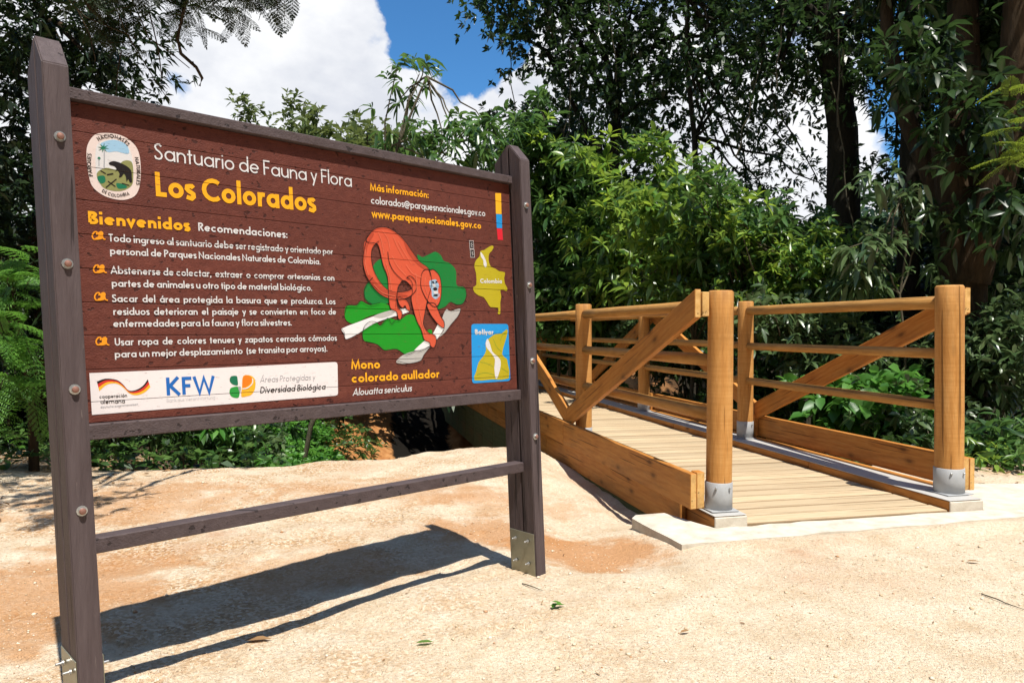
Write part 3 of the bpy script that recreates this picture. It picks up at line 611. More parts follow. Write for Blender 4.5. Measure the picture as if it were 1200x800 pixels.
TAIL = [(115, 125), (102, 180), (100, 240), (118, 300), (150, 350), (190, 386), (240, 403), (300, 398), (338, 372), (350, 342), (340, 310), (320, 294), (303, 302), (318, 308), (331, 332), (325, 354), (300, 366), (250, 370), (210, 355), (175, 316), (150, 266), (138, 210), (141, 168), (158, 142), (175, 130)]
FOOT = [(262, 395), (290, 400), (312, 420), (320, 455), (305, 452), (296, 432), (284, 442), (268, 425)]
ARM = [(398, 425), (414, 470), (440, 507), (462, 530), (478, 536), (479, 508), (462, 480), (446, 440), (430, 420)]
HEAD = [(370, 310), (376, 278), (392, 263), (412, 266), (430, 264), (455, 290), (465, 330), (465, 382), (455, 422), (435, 438), (408, 418), (384, 380), (370, 342)]
mp_.append(('painted_tail', 'monkey', [area(TAIL, *FA)], 4))
mp_.append(('painted_body', 'monkey', [area(BODY, *FA, k=3)], 5))
mp_.append(('painted_limb', 'monkey', [area(FOOT, *FA, k=3), area(ARM, *FA, k=3)], 6))
mp_.append(('painted_fur_shade', 'monkeyd', [area([(292, 130), (330, 190), (365, 235), (398, 262), (380, 258), (340, 225), (308, 180)], *FA), area([(108, 150), (140, 95), (150, 100), (122, 150), (112, 210), (104, 215)], *FA), area([(120, 300), (160, 350), (220, 386), (300, 388), (300, 382), (225, 372), (168, 330), (132, 290)], *FA)], 7))
mp_.append(('painted_head', 'monkey', [area(HEAD, *FA)], 8))
mp_.append(('painted_face', 'face', [area([(410, 318), (425, 312), (440, 310), (450, 325), (455, 340), (450, 362), (458, 385), (440, 402), (422, 388), (420, 362), (412, 345)], *FA)], 9))
mp_.append(('painted_brush_stroke', 'monkeyl', [line(q, .0022, *FA) for q in ([(190, 80), (215, 120), (225, 170)], [(170, 90), (185, 130), (196, 190)], [(240, 110), (262, 160), (290, 210)], [(262, 130), (290, 180), (325, 235)], [(235, 200), (262, 250), (300, 290)],
     [(110, 170), (108, 230), (124, 290)], [(150, 335), (190, 372), (250, 388)], [(205, 230), (222, 290), (232, 360)], [(345, 280), (350, 340), (350, 420)], [(360, 440), (372, 500), (390, 560)], [(300, 240), (330, 280), (372, 300)], [(390, 300), (388, 340), (400, 380)], [(452, 350), (450, 390), (440, 420)])], 9))
mp_.append(('painted_eye', 'ink', [area([(421, 322), (427, 318), (432, 323), (427, 328)], *FA), area([(438, 320), (444, 317), (448, 322), (444, 327)], *FA), area([(428, 352), (436, 346), (446, 351), (444, 360), (432, 361)], *FA), area([(428, 383), (438, 379), (450, 382), (442, 389)], *FA)], 10))
mp_.append(('painted_muzzle', 'pale', [area([(424, 333), (434, 330), (440, 345), (430, 346)], *FA), area([(428, 366), (446, 364), (450, 374), (436, 377)], *FA)], 10))
mp_.append(('painted_outline', 'ink', [oul(HEAD, .0028), oul(BODY, .0025), line(TAIL[:14], .0028, *FA), line(TAIL[10:25], .0022, *FA), oul(ARM, .0025), oul(FOOT, .002),
     line([(215, 180), (222, 230), (245, 275), (280, 310), (302, 330)], .003, *FA), line([(262, 345), (255, 400), (252, 440)], .002, *FA),
     line([(405, 262), (412, 280), (414, 296)], .0025, *FA), line([(425, 355), (440, 352)], .002, *FA), line([(428, 388), (444, 384)], .002, *FA), line([(425, 330), (440, 327)], .002, *FA),
     oul([(100, 545), (115, 515), (160, 510), (182, 525), (215, 490), (270, 500), (310, 475), (340, 480)], .0015) if False else line([(100, 600), (96, 565), (105, 530), (130, 508), (160, 510), (182, 525), (215, 490), (232, 518), (250, 500), (270, 500)], .0022, *FA),
     line([(112, 600), (165, 614), (200, 641), (255, 636), (300, 661), (345, 643)], .0022, *FA), line([(15, 465), (25, 432), (68, 430), (90, 410), (130, 428), (180, 418)], .0022, *FA),
     line([(145, 300), (118, 330), (105, 360), (110, 400), (140, 425)], .0022, *FA), line([(540, 335), (575, 347), (585, 380), (570, 420), (540, 428), (510, 415)], .0022, *FA),
     line([(0, 540), (12, 562), (20, 590), (80, 562), (150, 517), (250, 482)], .002, *FA), line([(258, 690), (310, 703), (368, 690), (385, 662), (418, 620)], .002, *FA), line([(480, 562), (512, 520), (545, 480), (555, 445), (510, 458)], .002, *FA),
     line([(340, 642), (365, 645), (410, 625)], .002, *FA)], 10))
group_poly('monkey', mp_, root)
# bullets: small orange monkeys
for (bx, by) in ((115.5, 276), (117, 315), (118.3, 347.3), (120, 399.6)):
    q = lambda *p: [(bx+x, by+y) for x, y in p]
    flat_poly([area(q((-1, -3), (3, -5.2), (5.5, -3), (5, 0), (5.5, 3), (2, 4.5), (-3, 5), (-3.5, 2.5), (-.5, 1)), 1, 0, 0, k=3), line(q((-2, 4), (-6, 4), (-7.5, 0), (-5, -4), (-2, -4), (-2.5, -1)), .0042, 1, 0, 0),
               line(q((4, 2), (6, 4), (8, 4.4)), .0040, 1, 0, 0, off=.0005)], .0003, 'monkey_bullet', M['p_orange'])
# colour bar
cb = flat_poly([area([(580.2, 226.3), (587, 226.6), (587.6, 251), (581, 250.6)], 1, 0, 0, False)], .0003, 'colour_bar', M['p_gold'])
flat_poly([area([(581.2, 250.9), (588, 251.3), (588.3, 267.6), (582, 267.2)], 1, 0, 0, False)], .0003, 'blue_band', M['p_blue'], parent=cb)
flat_poly([area([(582, 267.5), (588.4, 267.9), (589.3, 281.4), (583.2, 281)], 1, 0, 0, False)], .0003, 'red_band', M['p_red'], parent=cb)
# country map
FM = (7.275, 535, 265)
cm = flat_poly([area([(300, 165), (315, 178), (300, 210), (277, 235), (272, 285), (290, 343), (330, 362), (362, 384), (412, 394), (405, 440), (412, 490), (432, 528), (425, 553), (395, 542), (372, 550), (380, 600), (372, 650), (372, 745), (350, 742), (355, 695), (290, 690), (262, 650), (230, 605), (190, 592), (150, 560), (140, 520), (168, 500), (165, 400), (150, 340), (165, 290), (195, 258), (202, 212), (232, 205), (262, 185)], *FM, True, 2)], .0003, 'country_map', M['p_map'], label='mustard yellow map of the country')
flat_poly([area([(203, 222), (225, 245), (247, 290), (256, 330), (245, 352), (230, 328), (226, 290), (208, 262)], *FM)], .0008, 'map_river', M['p_white'], parent=cm)
T('Colombia', (562.5, 331.7), (587.9, 331.9), 5.2, .2, 'white', .07, parent=cm, name='map_lettering', off=.0009)
wb = flat_poly([line([(108, 125), (142, 125), (146, 192), (112, 192)], .0018, *FM, closed=True, smooth=False), line([(114, 198), (148, 198), (153, 266), (120, 266)], .0018, *FM, closed=True, smooth=False)], .0004, 'scale_box', M['p_white'])
flat_poly([area([(112, 130), (138, 130), (142, 187), (116, 187)], *FM, False), area([(118, 203), (144, 203), (149, 261), (124, 261)], *FM, False)], .0002, 'scale_box_fill', M['p_ink'], parent=wb)
flat_poly([line([(120, 140), (134, 140), (120, 155), (135, 158), (122, 172), (136, 178)], .0016, *FM, smooth=False), line([(126, 215), (140, 222), (128, 232), (142, 240), (130, 252)], .0016, *FM, smooth=False)], .0006, 'scale_box_marks', M['p_white'], parent=wb)
FR = (7.275, 535, 365)
def rrect(x0, y0, x1, y1, x2, y2, x3, y3, r):
    P = [(x0, y0), (x1, y1), (x2, y2), (x3, y3)]; out = []
    for i in range(4):
        p = np.array(P[i], float); a = np.array(P[i-1], float)-p; b = np.array(P[(i+1) % 4], float)-p; a = a/np.hypot(*a)*r; b = b/np.hypot(*b)*r
        for t in (0, .25, .5, .75, 1): out.append(tuple(p+a*(1-t)**2+b*t**2))
    return out
rm = flat_poly([area(rrect(125, 105, 440, 105, 458, 590, 132, 612, 26), *FR, False)], .0003, 'region_map', M['p_blue'], label='small blue panel with a yellow map of the region')
flat_poly([area([(425, 150), (434, 178), (415, 250), (387, 362), (425, 400), (435, 440), (445, 568), (300, 578), (152, 586), (165, 510), (187, 430), (225, 382), (250, 330), (246, 262), (290, 216), (330, 192), (382, 186)], *FR, True, 2)], .0007, 'region_land', M['p_map'], parent=rm)
flat_poly([area([(262, 230), (285, 280), (302, 340), (340, 375), (372, 412), (373, 470), (358, 530), (345, 566), (330, 565), (320, 480), (326, 410), (300, 362), (258, 312), (246, 270)], *FR, True, 2)], .0011, 'region_river', M['p_white'], parent=rm)
for q in ([(200, 430), (250, 440), (310, 470)], [(170, 540), (240, 520), (320, 540)], [(380, 480), (410, 500), (440, 520)], [(310, 230), (340, 300), (380, 340)], [(370, 250), (390, 200), (415, 190)]): flat_poly([line(q, .0012, *FR)], .0010, 'region_road', M['p_ogreen'], parent=rm)
T('Bolívar', (556.3, 391.8), (577.9, 391.9), 6, .24, 'white', .06, parent=rm, name='map_lettering', off=.0012)
# sponsor strip
FS = (7.0588, 95, 420)
sp_ = flat_poly([area([PX for PX in ((104.6, 437), (250, 431), (392.5, 424.0), (394.6, 424.8), (395.4, 427.2), (396, 460.4), (395.2, 462.6), (392.8, 463.4), (250, 474.6), (107.7, 485.9))], 1, 0, 0, False)], .0003, 'sponsor_panel', M['p_strip'], label='white painted strip carrying three sponsor emblems')
TT = [(130, 190), (200, 166), (290, 175), (345, 212), (395, 264), (460, 256), (515, 220), (550, 170)]; BT = [(150, 268), (212, 215), (285, 205), (340, 232), (400, 287), (455, 302), (520, 282), (572, 235)]
def band(a, b): 
    f = lambda t: [tuple(np.array(p)*(1-t)+np.array(q)*t) for p, q in zip(TT, BT)]
    u, v = spline(f(a), False, 4), spline(f(b), False, 4); pts = [PB(x/FS[0]+FS[1], y/FS[0]+FS[2]) for x, y in u+v]; n = len(u)
    return ([(x, y, 0) for x, y in pts], [(i, i+1, n+i+1, n+i) for i in range(n-1)])
for (a, b_, mk) in ((0, .27, 'ink'), (.27, .64, 'bandred'), (.64, 1, 'gold')): flat_poly([band(a, b_)], .0008, 'flag_ribbon', M['p_'+mk], parent=sp_)
kw = dict(parent=sp_, name='emblem_lettering', off=.0008, cut=False)
T('cooperación', (116.5, 466.7), (148.8, 465), 4.4, .15, 'ink', .1, **kw)
T('alemana', (117.7, 473), (146.3, 472), 5.2, .13, 'ink', .1, **kw)
T('deutsche zusammenarbeit', (117.7, 478), (161.6, 474.5), 2.6, .13, 'grey', .1, **kw)
T('KFW', (195.2, 463.2), (251.5, 460.2), 21, .17, 'kblue', .1, **kw)
T('Bank aus Verantwortung', (195.3, 471.2), (252, 467.2), 4.2, .10, 'lgrey', .12, **kw)
FE = (7.0588, 250, 410)
for nm, mk, pts, lay in (('leaf_emblem', 'pgreen', [(150, 216), (192, 215), (200, 250), (200, 291), (160, 285), (137, 262), (135, 236)], 0), ('leaf_emblem', 'ogreen', [(150, 310), (210, 306), (210, 390), (160, 390), (137, 368), (133, 335)], 0),
                         ('leaf_emblem', 'gold', [(246, 214), (310, 212), (345, 250), (343, 320), (315, 368), (270, 383), (230, 383), (236, 300)], 0), ('leaf_emblem', 'orange2', [(248, 216), (300, 214), (318, 240), (305, 275), (275, 300), (240, 308)], 1), ('leaf_emblem', 'grey', [(203, 306), (226, 306), (218, 352)], 1)):
    flat_poly([area(pts, *FE, True, 3)], .0008+lay*.0004, nm, M['p_'+mk], parent=sp_)
flat_poly([line([(322, 235), (320, 275), (280, 312), (238, 320)], .004, *FE)], .0016, 'leaf_emblem', M['p_strip'], parent=sp_)
T('Áreas Protegidas y', (304.5, 448), (369, 444.7), 7, .085, 'grey', .10, slant=.12, **kw)
T('Diversidad Biológica', (304.5, 460.7), (381, 456), 7.6, .14, 'ink', .09, slant=.18, **kw)
# park emblem
FP = (8., 95, 145)
em = flat_poly([area([(50, 300), (60, 200), (118, 112), (200, 88), (330, 98), (430, 138), (508, 208), (545, 290), (558, 400), (558, 500), (545, 600), (500, 680), (400, 715), (290, 702), (190, 662), (100, 580), (65, 450)], *FP, True, 3)], .0003, 'park_emblem', M['p_emblem'], label='oval white park emblem with a bear and a palm')
IN = [(137, 235), (200, 165), (300, 150), (400, 182), (452, 235), (480, 330), (490, 430), (488, 520), (465, 590), (380, 632), (280, 628), (195, 590), (145, 490)]
flat_poly([area(IN, *FP)], .0006, 'emblem_field', M['p_pale'], parent=em)
flat_poly([area([(185, 185), (300, 152), (400, 182), (440, 225), (440, 285), (330, 262), (250, 268), (215, 230)], *FP)], .0009, 'emblem_sky', M['p_sky'], parent=em)
flat_poly([area([(145, 470), (230, 415), (330, 430), (380, 360), (440, 345), (482, 380), (488, 520), (465, 588), (380, 630), (280, 626), (195, 588)], *FP)], .0009, 'emblem_hill', M['p_olive'], parent=em)
flat_poly([area([(470, 200), (505, 250), (535, 310), (490, 300), (440, 240)], *FP), area([(75, 500), (120, 540), (160, 610), (120, 590), (85, 550)], *FP)], .0006, 'emblem_tint', M['p_monkey'], parent=em) if False else None
flat_poly([line([(215, 240), (216, 320), (214, 410)], .0030, *FP), line([(166, 330), (166, 395)], .0025, *FP)], .0012, 'emblem_trunk', M['p_grey'], parent=em)
st = []
for k in range(8):
    a = k*math.pi/4+.2; st += [(207+58*math.cos(a), 228+46*math.sin(a)), (207+16*math.cos(a+.39), 228+14*math.sin(a+.39))]
flat_poly([area(st, *FP, False), area([(152, 325), (166, 312), (182, 325), (168, 340)], *FP)], .0014, 'emblem_palm', M['p_pgreen'], parent=em)
flat_poly([area([(258, 368), (300, 352), (355, 364), (425, 398), (468, 440), (474, 500), (476, 550), (455, 552), (440, 520), (425, 548), (418, 500), (400, 470), (378, 500), (352, 505), (360, 470), (338, 440), (320, 455), (330, 425), (310, 400), (270, 388)], *FP, True, 2)], .0014, 'emblem_bear', M['p_ink'], parent=em)
flat_poly([area([(150, 500), (215, 490), (225, 545), (180, 560)], *FP), area([(330, 560), (400, 570), (430, 600), (350, 610)], *FP)], .0012, 'emblem_shrub', M['p_pgreen'], parent=em)
flat_poly([line([(230, 600), (280, 560), (330, 520)], .003, *FP), line([(250, 540), (320, 590)], .003, *FP), line([(180, 440), (230, 470)], .003, *FP), line([(240, 480), (300, 470)], .004, *FP), line([(380, 560), (450, 580)], .003, *FP)], .0015, 'emblem_lines', M['p_ink'], parent=em)
def path_text(txt, pts, hgt, w=.17, up=1):
    """emblem letters along a picture path; the letters stand on the path"""
    q = [np.array(PB(x/FP[0]+FP[1], y/FP[0]+FP[2])) for x, y in spline(pts, False, 6)]
    cum = [0]
    for a, b_ in zip(q, q[1:]): cum.append(cum[-1]+float(np.hypot(*(b_-a))))
    st, X = text_poly(txt, w, .16); k = cum[-1]/X; polys = []
    for p_, closed, o in st:
        V, F = ribbon(p_, w, closed, o); VV = []
        for x, y, oo in V:
            d = max(0, min(cum[-1]*.9999, x*k)); i = max(j for j in range(len(cum)-1) if cum[j] <= d); t = (d-cum[i])/(cum[i+1]-cum[i])
            tg = (q[i+1]-q[i]); tg = tg/np.hypot(*tg); nn = np.array([-tg[1], tg[0]]); c = q[i]*(1-t)+q[i+1]*t+nn*y*hgt; VV.append((c[0], c[1], oo))
        polys.append((VV, F))
    flat_poly(polys, .0012, 'emblem_lettering', M['p_ink'], True, em)
path_text('NACIONALES', [(165, 165), (225, 140), (300, 138), (380, 165), (432, 212)], .0125)
path_text('PARQUES', [(112, 492), (98, 440), (92, 360), (98, 285)], .0115)
path_text('NATURALES', [(500, 315), (515, 400), (520, 480), (515, 570)], .0115)
path_text('DE COLOMBIA', [(192, 640), (260, 672), (340, 690), (455, 668)], .0105)

# ------------------------------------------------------------------ footbridge
# local axes: x = along (u), y = across to the LEFT (-v), z up; bridge empty is turned so that x runs along the deck
bridge = thing('footbridge', 'honey coloured timber footbridge with round rail posts and diagonal braces', 'footbridge', (BO.x, BO.y, 0))
bridge.rotation_euler = (0, 0, math.atan2(BU.y, BU.x))
def bp(name, me, mat, parent=None, loc=None, rot=None, label=None):
    o = link(name, me, parent or bridge, mat, loc)
    if rot: o.rotation_euler = rot
    if label: o['label'] = label
    return o
# v (across to the right) is -y here
U_END = 16.2; DZ = .02; WD = 1.47
pw = .165; n = int(U_END/pw)
M['deck_edge'] = plain('joint_shade_edge', (.27, .19, .11), .95)  # edge colour darkened to imitate shade in the narrow plank joints
deckm = [box_mesh(-pw/2+.005, pw/2-.005, -WD/2, WD/2, -.04, 0, .005, 'deck_plank') for _ in range(1)]
for m_ in deckm:
    m_.materials.append(M['deck']); m_.materials.append(M['deck_edge'])
    for p in m_.polygons:
        if abs(p.normal.x) > .3: p.material_index = 1
for i in range(n):
    bp('deck_plank', deckm[0], M['deck'], None, (pw/2+.004+i*pw+random.uniform(-.0012, .0012), -WD/2+random.uniform(-.004, .004), DZ+random.uniform(-.003, .003)), (0, random.uniform(-.012, .012), random.uniform(-.002, .002)))
def along(name, u0, u1, v0, v1, z0, z1, mat, bev=.005, end=None, **k):
    me = box_mesh(-(u1-u0)/2, (u1-u0)/2, -abs(v1-v0)/2, abs(v1-v0)/2, -(z1-z0)/2, (z1-z0)/2, bev)
    if end:
        me.materials.append(mat); me.materials.append(end)
        for p in me.polygons:
            if abs(p.normal.x) > .9: p.material_index = 1
    return bp(name, me, mat, None, ((u0+u1)/2, -(v0+v1)/2, (z0+z1)/2), **k)
BAY = 2.62; LV, RV = -.11, 1.66; LU, RU = .13, .20
NB = 6
# longitudinal sill beams carrying posts and edge of the deck, in bay-length pieces
for side in (0, 1):
    v0, v1 = ((-.215, -.006), (WD+.006, WD+.26))[side]
    cuts = [-.015+(.0, .02)[side]]+[(LU, RU)[side]+BAY*k+1.3 for k in range(0, NB)]+[U_END]
    for a, b_ in zip(cuts, cuts[1:]):
        if b_ > a: along('sill_beam', a, b_-.004, v0, v1, -.14, .078, M['beam'], .006, M['endgrain'] if a == cuts[0] else None)
    # grey metal capping laid on the sill
    along('sill_capping', cuts[0]-.004, U_END, v0-.002, v1+.002, .0785, .0835, M['flash'], .001)
along('end_pad', -.030, -.0165, -.218, -.004, -.02, .075, M['concrete'], .004)
along('end_pad', -.010, .0035, WD+.004, WD+.262, -.02, .075, M['concrete'], .004)
# side beams below the deck
for side, (va, vb) in enumerate(((-.262, -.219), (WD+.264, WD+.305))):
    for k in range(5):
        along('side_beam', .35+k*3.2, .35+(k+1)*3.2-.006, va, vb, -.125, .10, M['beam'])
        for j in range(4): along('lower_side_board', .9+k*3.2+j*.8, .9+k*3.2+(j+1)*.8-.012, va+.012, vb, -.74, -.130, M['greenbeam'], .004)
# toe boards outside the posts
for side in (0, 1):
    u_ = (LU, RU)[side]; vo = (-.315, WD+.33)[side]
    for k in range(NB):
        a, b_ = (u_-.03 if k == 0 else u_+BAY*k+.02), u_+BAY*(k+1)+.008
        along('toe_board', a, b_, vo, vo+.042, .10, .318, M['beam'], .004, M['endgrain'] if k == 0 else None)
    for k in range(NB+1):
        du = .0 if k else .0
        w0, w1 = ((-.272, -.219), (WD+.278, WD+.328))[side]
        along('batten', u_+BAY*k-.028, u_+BAY*k+.05, w0, w1, .101, .325, M['beam'], .004, M['endgrain'] if k == 0 else None)
# posts, sleeves, rails, braces
pm = [cyl_mesh(.0785, .0775, 0, 1, 24, .008, .012, 8) for _ in range(3)]
railm = {}
def rail(u0, u1, v, z, r):
    L_ = u1-u0; key = (round(L_, 2), r)
    if key not in railm:
        V, Q = tube_arrays([(-L_/2+L_*i/6, 0, 0) for i in range(7)], [r*(1+.03*math.sin(i*2.1)) for i in range(7)], 14)
        me = np_mesh('rail', V, None, Q, True); bm = bmesh.new(); bm.from_mesh(me); bmesh.ops.holes_fill(bm, edges=[e for e in bm.edges if e.is_boundary]); bm.to_mesh(me); bm.free(); railm[key] = me
    bp('rail', railm[key], M['rail'], None, ((u0+u1)/2, -v, z), (random.uniform(0, 6.28), random.uniform(-.003, .003), 0))
sleeve = cyl_mesh(.0835, .0835, 0, .165, 24, .002, 0, 2, 'post_sleeve')
for side in (0, 1):
    u_, v = ((LU, LV), (RU, RV))[side]
    for k in range(NB+1):
        u = u_+BAY*k
        rad = 1.0 if side == 0 else (1.14 if k == 0 else 1.0)
        top = (1.44, 1.50)[side] if k == 0 else (1.445, 1.49)[side]+random.uniform(-.01, .01)
        me = pm[k % 3].copy()
        for vv in me.vertices: vv.co.z = vv.co.z*(top-.09)+0; vv.co.x *= rad; vv.co.y *= rad
        lean = (.010, -.008)[side] if k == 0 else random.uniform(-.006, .006)
        p = bp('rail_post', me, M['post'], None, (u, -v, .09), (lean, random.uniform(-.004, .004), 0))
        s_ = bp('post_sleeve', sleeve, M['galv'], p, (0, 0, -.004)); s_.scale = (rad, rad, 1.05)
        fl = box_mesh(-.09*rad, .09*rad, -.09*rad, .09*rad, -.003, .003, .001); bp('sleeve_flange', fl, M['galv'], p)
        for (bx, by) in ((-.086*rad, -.03), (-.07*rad, .055)):
            bm = bmesh.new(); bmesh.ops.create_uvsphere(bm, u_segments=10, v_segments=6, radius=.008); mb = bpy.data.meshes.new('sleeve_bolt'); bm.to_mesh(mb); bm.free()
            bp('sleeve_bolt', mb, M['bolt'], p, (bx, by, .14))
        if k < NB:
            for z, r in (((1.345, .045), (1.002, .040), (.655, .040)), ((1.392, .045), (1.035, .037), (.678, .037)))[side]:
                rail(u+.055, u+BAY-.055, v+random.uniform(-.006, .006), z+random.uniform(-.006, .006), r)
    # diagonal braces outside: down from first post top to the second foot, then up again
    vo = (-.262, WD+.318)[side]
    for k in range(NB):
        ua, ub = u_+BAY*k, u_+BAY*(k+1)
        if k % 2 == 0: za, zb = (1.36, 1.40)[side], .36
        else: za, zb = .36, (1.36, 1.40)[side]
        if k == 0: ua -= .015
        cz = abs(za-zb); L_ = math.hypot(ub-ua, cz); ang = math.atan2(zb-za, ub-ua); hw = .082
        # vertical cut ends
        c = math.cos(ang); hh = hw/c
        bm = bmesh.new(); V = []
        for y in (-.021, .021):
            for (x, z) in ((ua, za-hh), (ub, zb-hh), (ub, zb+hh), (ua, za+hh)): V.append(bm.verts.new((x-(ua+ub)/2, y, z-(za+zb)/2)))
        bm.faces.new(V[0:4]); bm.faces.new(V[7:3:-1])
        for i in range(4): bm.faces.new((V[i], V[4+i], V[4+(i+1) % 4], V[(i+1) % 4]))
        bmesh.ops.recalc_face_normals(bm, faces=bm.faces[:]); bmesh.ops.bevel(bm, geom=bm.edges[:], offset=.004, segments=1, affect='EDGES')
        # rotate so that grain follows the brace: store object unrotated in x by shear-free turn
        bmesh.ops.rotate(bm, verts=bm.verts[:], cent=(0, 0, 0), matrix=Matrix.Rotation(ang, 3, 'Y'))
        me = bpy.data.meshes.new('diagonal_brace'); bm.to_mesh(me); bm.free()
        me.materials.append(M['beam']); me.materials.append(M['endgrain'])
        for pgn in me.polygons:
            if abs((Matrix.Rotation(-ang, 3, 'Y') @ pgn.normal).x) > .9: pgn.material_index = 1
        bp('diagonal_brace', me, M['beam'], None, ((ua+ub)/2, -(vo+(.0, .0)[side]), (za+zb)/2), (0, -ang, 0))
    # spacer block at the near end of the top
    w0, w1 = ((-.239, LV-.083), (RV+.085, WD+.295))[side]
    if w1 > w0: along('spacer_block', u_-.03, u_+.10, w0, w1, (1.28, 1.30)[side], (1.43, 1.475)[side], M['endgrain'], .004)

# concrete threshold
def slab():
    bm = bmesh.new(); P = [(.94, 4.05), (3.25, 4.66), (6.2, 5.40), (6.2, 5.85), (3.35, 5.62), (BO.x+BV.x*1.75+BU.x*.3, BO.y+BV.y*1.75+BU.y*.3), (BO.x+BV.x*1.72+BU.x*-.02, BO.y+BV.y*1.72-.02),
       (BO.x-.01*BU.x*3-.22*BV.x, BO.y-.03-.22*BV.y), (1.12, 4.52), (.98, 4.74), (.78, 4.70), (.755, 4.62)]
    P2 = []
    for i, p in enumerate(P):
        q = P[(i+1) % len(P)]; k = max(1, int(math.dist(p, q)/.12))
        for j in range(k):
            t = j/k; w_ = .006 if 0 < i < 6 else .014
            P2.append((p[0]+(q[0]-p[0])*t+random.uniform(-w_, w_), p[1]+(q[1]-p[1])*t+random.uniform(-w_, w_)))
    top = [bm.verts.new((x, y, .016+random.uniform(-.003, .003))) for x, y in P2]; bot = [bm.verts.new((x, y, -.16)) for x, y in P2]
    f = bm.faces.new(top)
    if f.normal.z < 0: f.normal_flip()
    for i in range(len(P2)): bm.faces.new((top[i], bot[i], bot[(i+1) % len(P2)], top[(i+1) % len(P2)]))
    bmesh.ops.recalc_face_normals(bm, faces=bm.faces[:])
    bmesh.ops.triangulate(bm, faces=[max(bm.faces, key=lambda f: f.calc_area())])
    me = bpy.data.meshes.new('threshold_slab'); bm.to_mesh(me); bm.free()
    tag(link('threshold_slab', me, None, M['concrete']), 'pale concrete slab at the near end of the footbridge', 'slab')
slab()

# ------------------------------------------------------------------ foliage
def unit(v): return v/np.maximum(1e-9, np.linalg.norm(v, axis=-1, keepdims=True))
def leaf_arrays(P, D, Nn, L, Wd, droop=.25, detail=1):
    """P base, D direction, Nn leaf normal"""
    n = len(P); D = unit(D); side = unit(np.cross(D, Nn)); Nn = np.cross(side, D); L = np.broadcast_to(L, (n,))[:, None]; Wd = np.broadcast_to(Wd, (n,))[:, None]
    g = np.array([0, 0, -1.])
    at = lambda t: P+D*L*t+g*L*droop*t*t
    if detail == 0:
        V = np.stack([P, at(.45)+side*Wd/2+Nn*Wd*.1, at(1.), at(.45)-side*Wd/2+Nn*Wd*.1], 1); b = np.arange(n)[:, None]*4
        return V.reshape(-1, 3), None, b+np.array([[0, 1, 2, 3]])
    V = np.stack([P, at(.3)+side*Wd*.42+Nn*Wd*.12, at(.3), at(.3)-side*Wd*.42+Nn*Wd*.12, at(.66)+side*Wd*.42+Nn*Wd*.12, at(.66), at(.66)-side*Wd*.42+Nn*Wd*.12, at(1.)], 1)
    b = (np.arange(n)*8)[:, None]; tri = np.concatenate([b+np.array([[0, 1, 2]]), b+np.array([[0, 2, 3]]), b+np.array([[4, 7, 5]]), b+np.array([[5, 7, 6]])])
    q = np.concatenate([b+np.array([[1, 4, 5, 2]]), b+np.array([[2, 5, 6, 3]])]); return V.reshape(-1, 3), tri, q
class Leaves:
    def __init__(s): s.V, s.T, s.Q, s.n = [], [], [], 0
    def add(s, V, T_, Q):
        s.V.append(V)
        if T_ is not None: s.T.append(T_+s.n)
        if Q is not None: s.Q.append(Q+s.n)
        s.n += len(V)
    def whorls(s, P, ax, k, L, ratio=.28, spread=(.5, 1.25), droop=.35, detail=1, lj=.3):
        """k leaves round each twig tip"""
        n = len(P); ax = unit(ax); t = unit(np.cross(ax, np.array([.3, .2, 1.])+rng.normal(0, .1, (n, 3)))); b = np.cross(ax, t)
        th = (np.arange(k)*2.4)[None]+rng.uniform(0, 6.28, (n, 1))+rng.normal(0, .2, (n, k)); el = rng.uniform(spread[0], spread[1], (n, k))
        D = ax[:, None]*np.cos(el)[..., None]+(t[:, None]*np.cos(th)[..., None]+b[:, None]*np.sin(th)[..., None])*np.sin(el)[..., None]
        Pp = P[:, None]-ax[:, None]*(rng.uniform(0, .5, (n, k, 1))*L); D = D.reshape(-1, 3); Pp = Pp.reshape(-1, 3)
        up = np.array([0, 0, 1.])+rng.normal(0, .5, D.shape); LL = L*rng.uniform(1-lj, 1+lj, len(D))
        s.add(*leaf_arrays(Pp, D, up, LL, LL*ratio*rng.uniform(.8, 1.2, len(D)), droop, detail))
    def build(s, name, mat, parent=None):
        V = np.concatenate(s.V); T_ = np.concatenate(s.T) if s.T else None; Q = np.concatenate(s.Q) if s.Q else None
        return link(name, np_mesh(name, V, T_, Q, False), parent, mat)
def blob_tips(blobs, n, clump=.35, per=9, shell=.55):
    """twig tips gathered in clumps through the volume of the ellipsoids"""
    vol = np.array([b[3]*b[4]*b[5] for b in blobs])**.8; pick = rng.choice(len(blobs), max(1, n//per), p=vol/vol.sum()); bl = np.array([b[:6] for b in blobs])[pick]
    d = unit(rng.normal(0, 1, (len(pick), 3))); r = (shell+(1-shell)*rng.uniform(0, 1, len(pick)))[:, None]*rng.uniform(.82, 1.12, (len(pick), 1))
    c = bl[:, :3]+d*r*bl[:, 3:6]; cc = np.repeat(c, per, 0); dd = np.repeat(d, per, 0)
    P = cc+rng.normal(0, clump, (len(cc), 3))*np.array([1, 1, .6]); ax = dd*.9+rng.normal(0, .5, (len(cc), 3))+np.array([0, 0, .35]); return P, ax, c
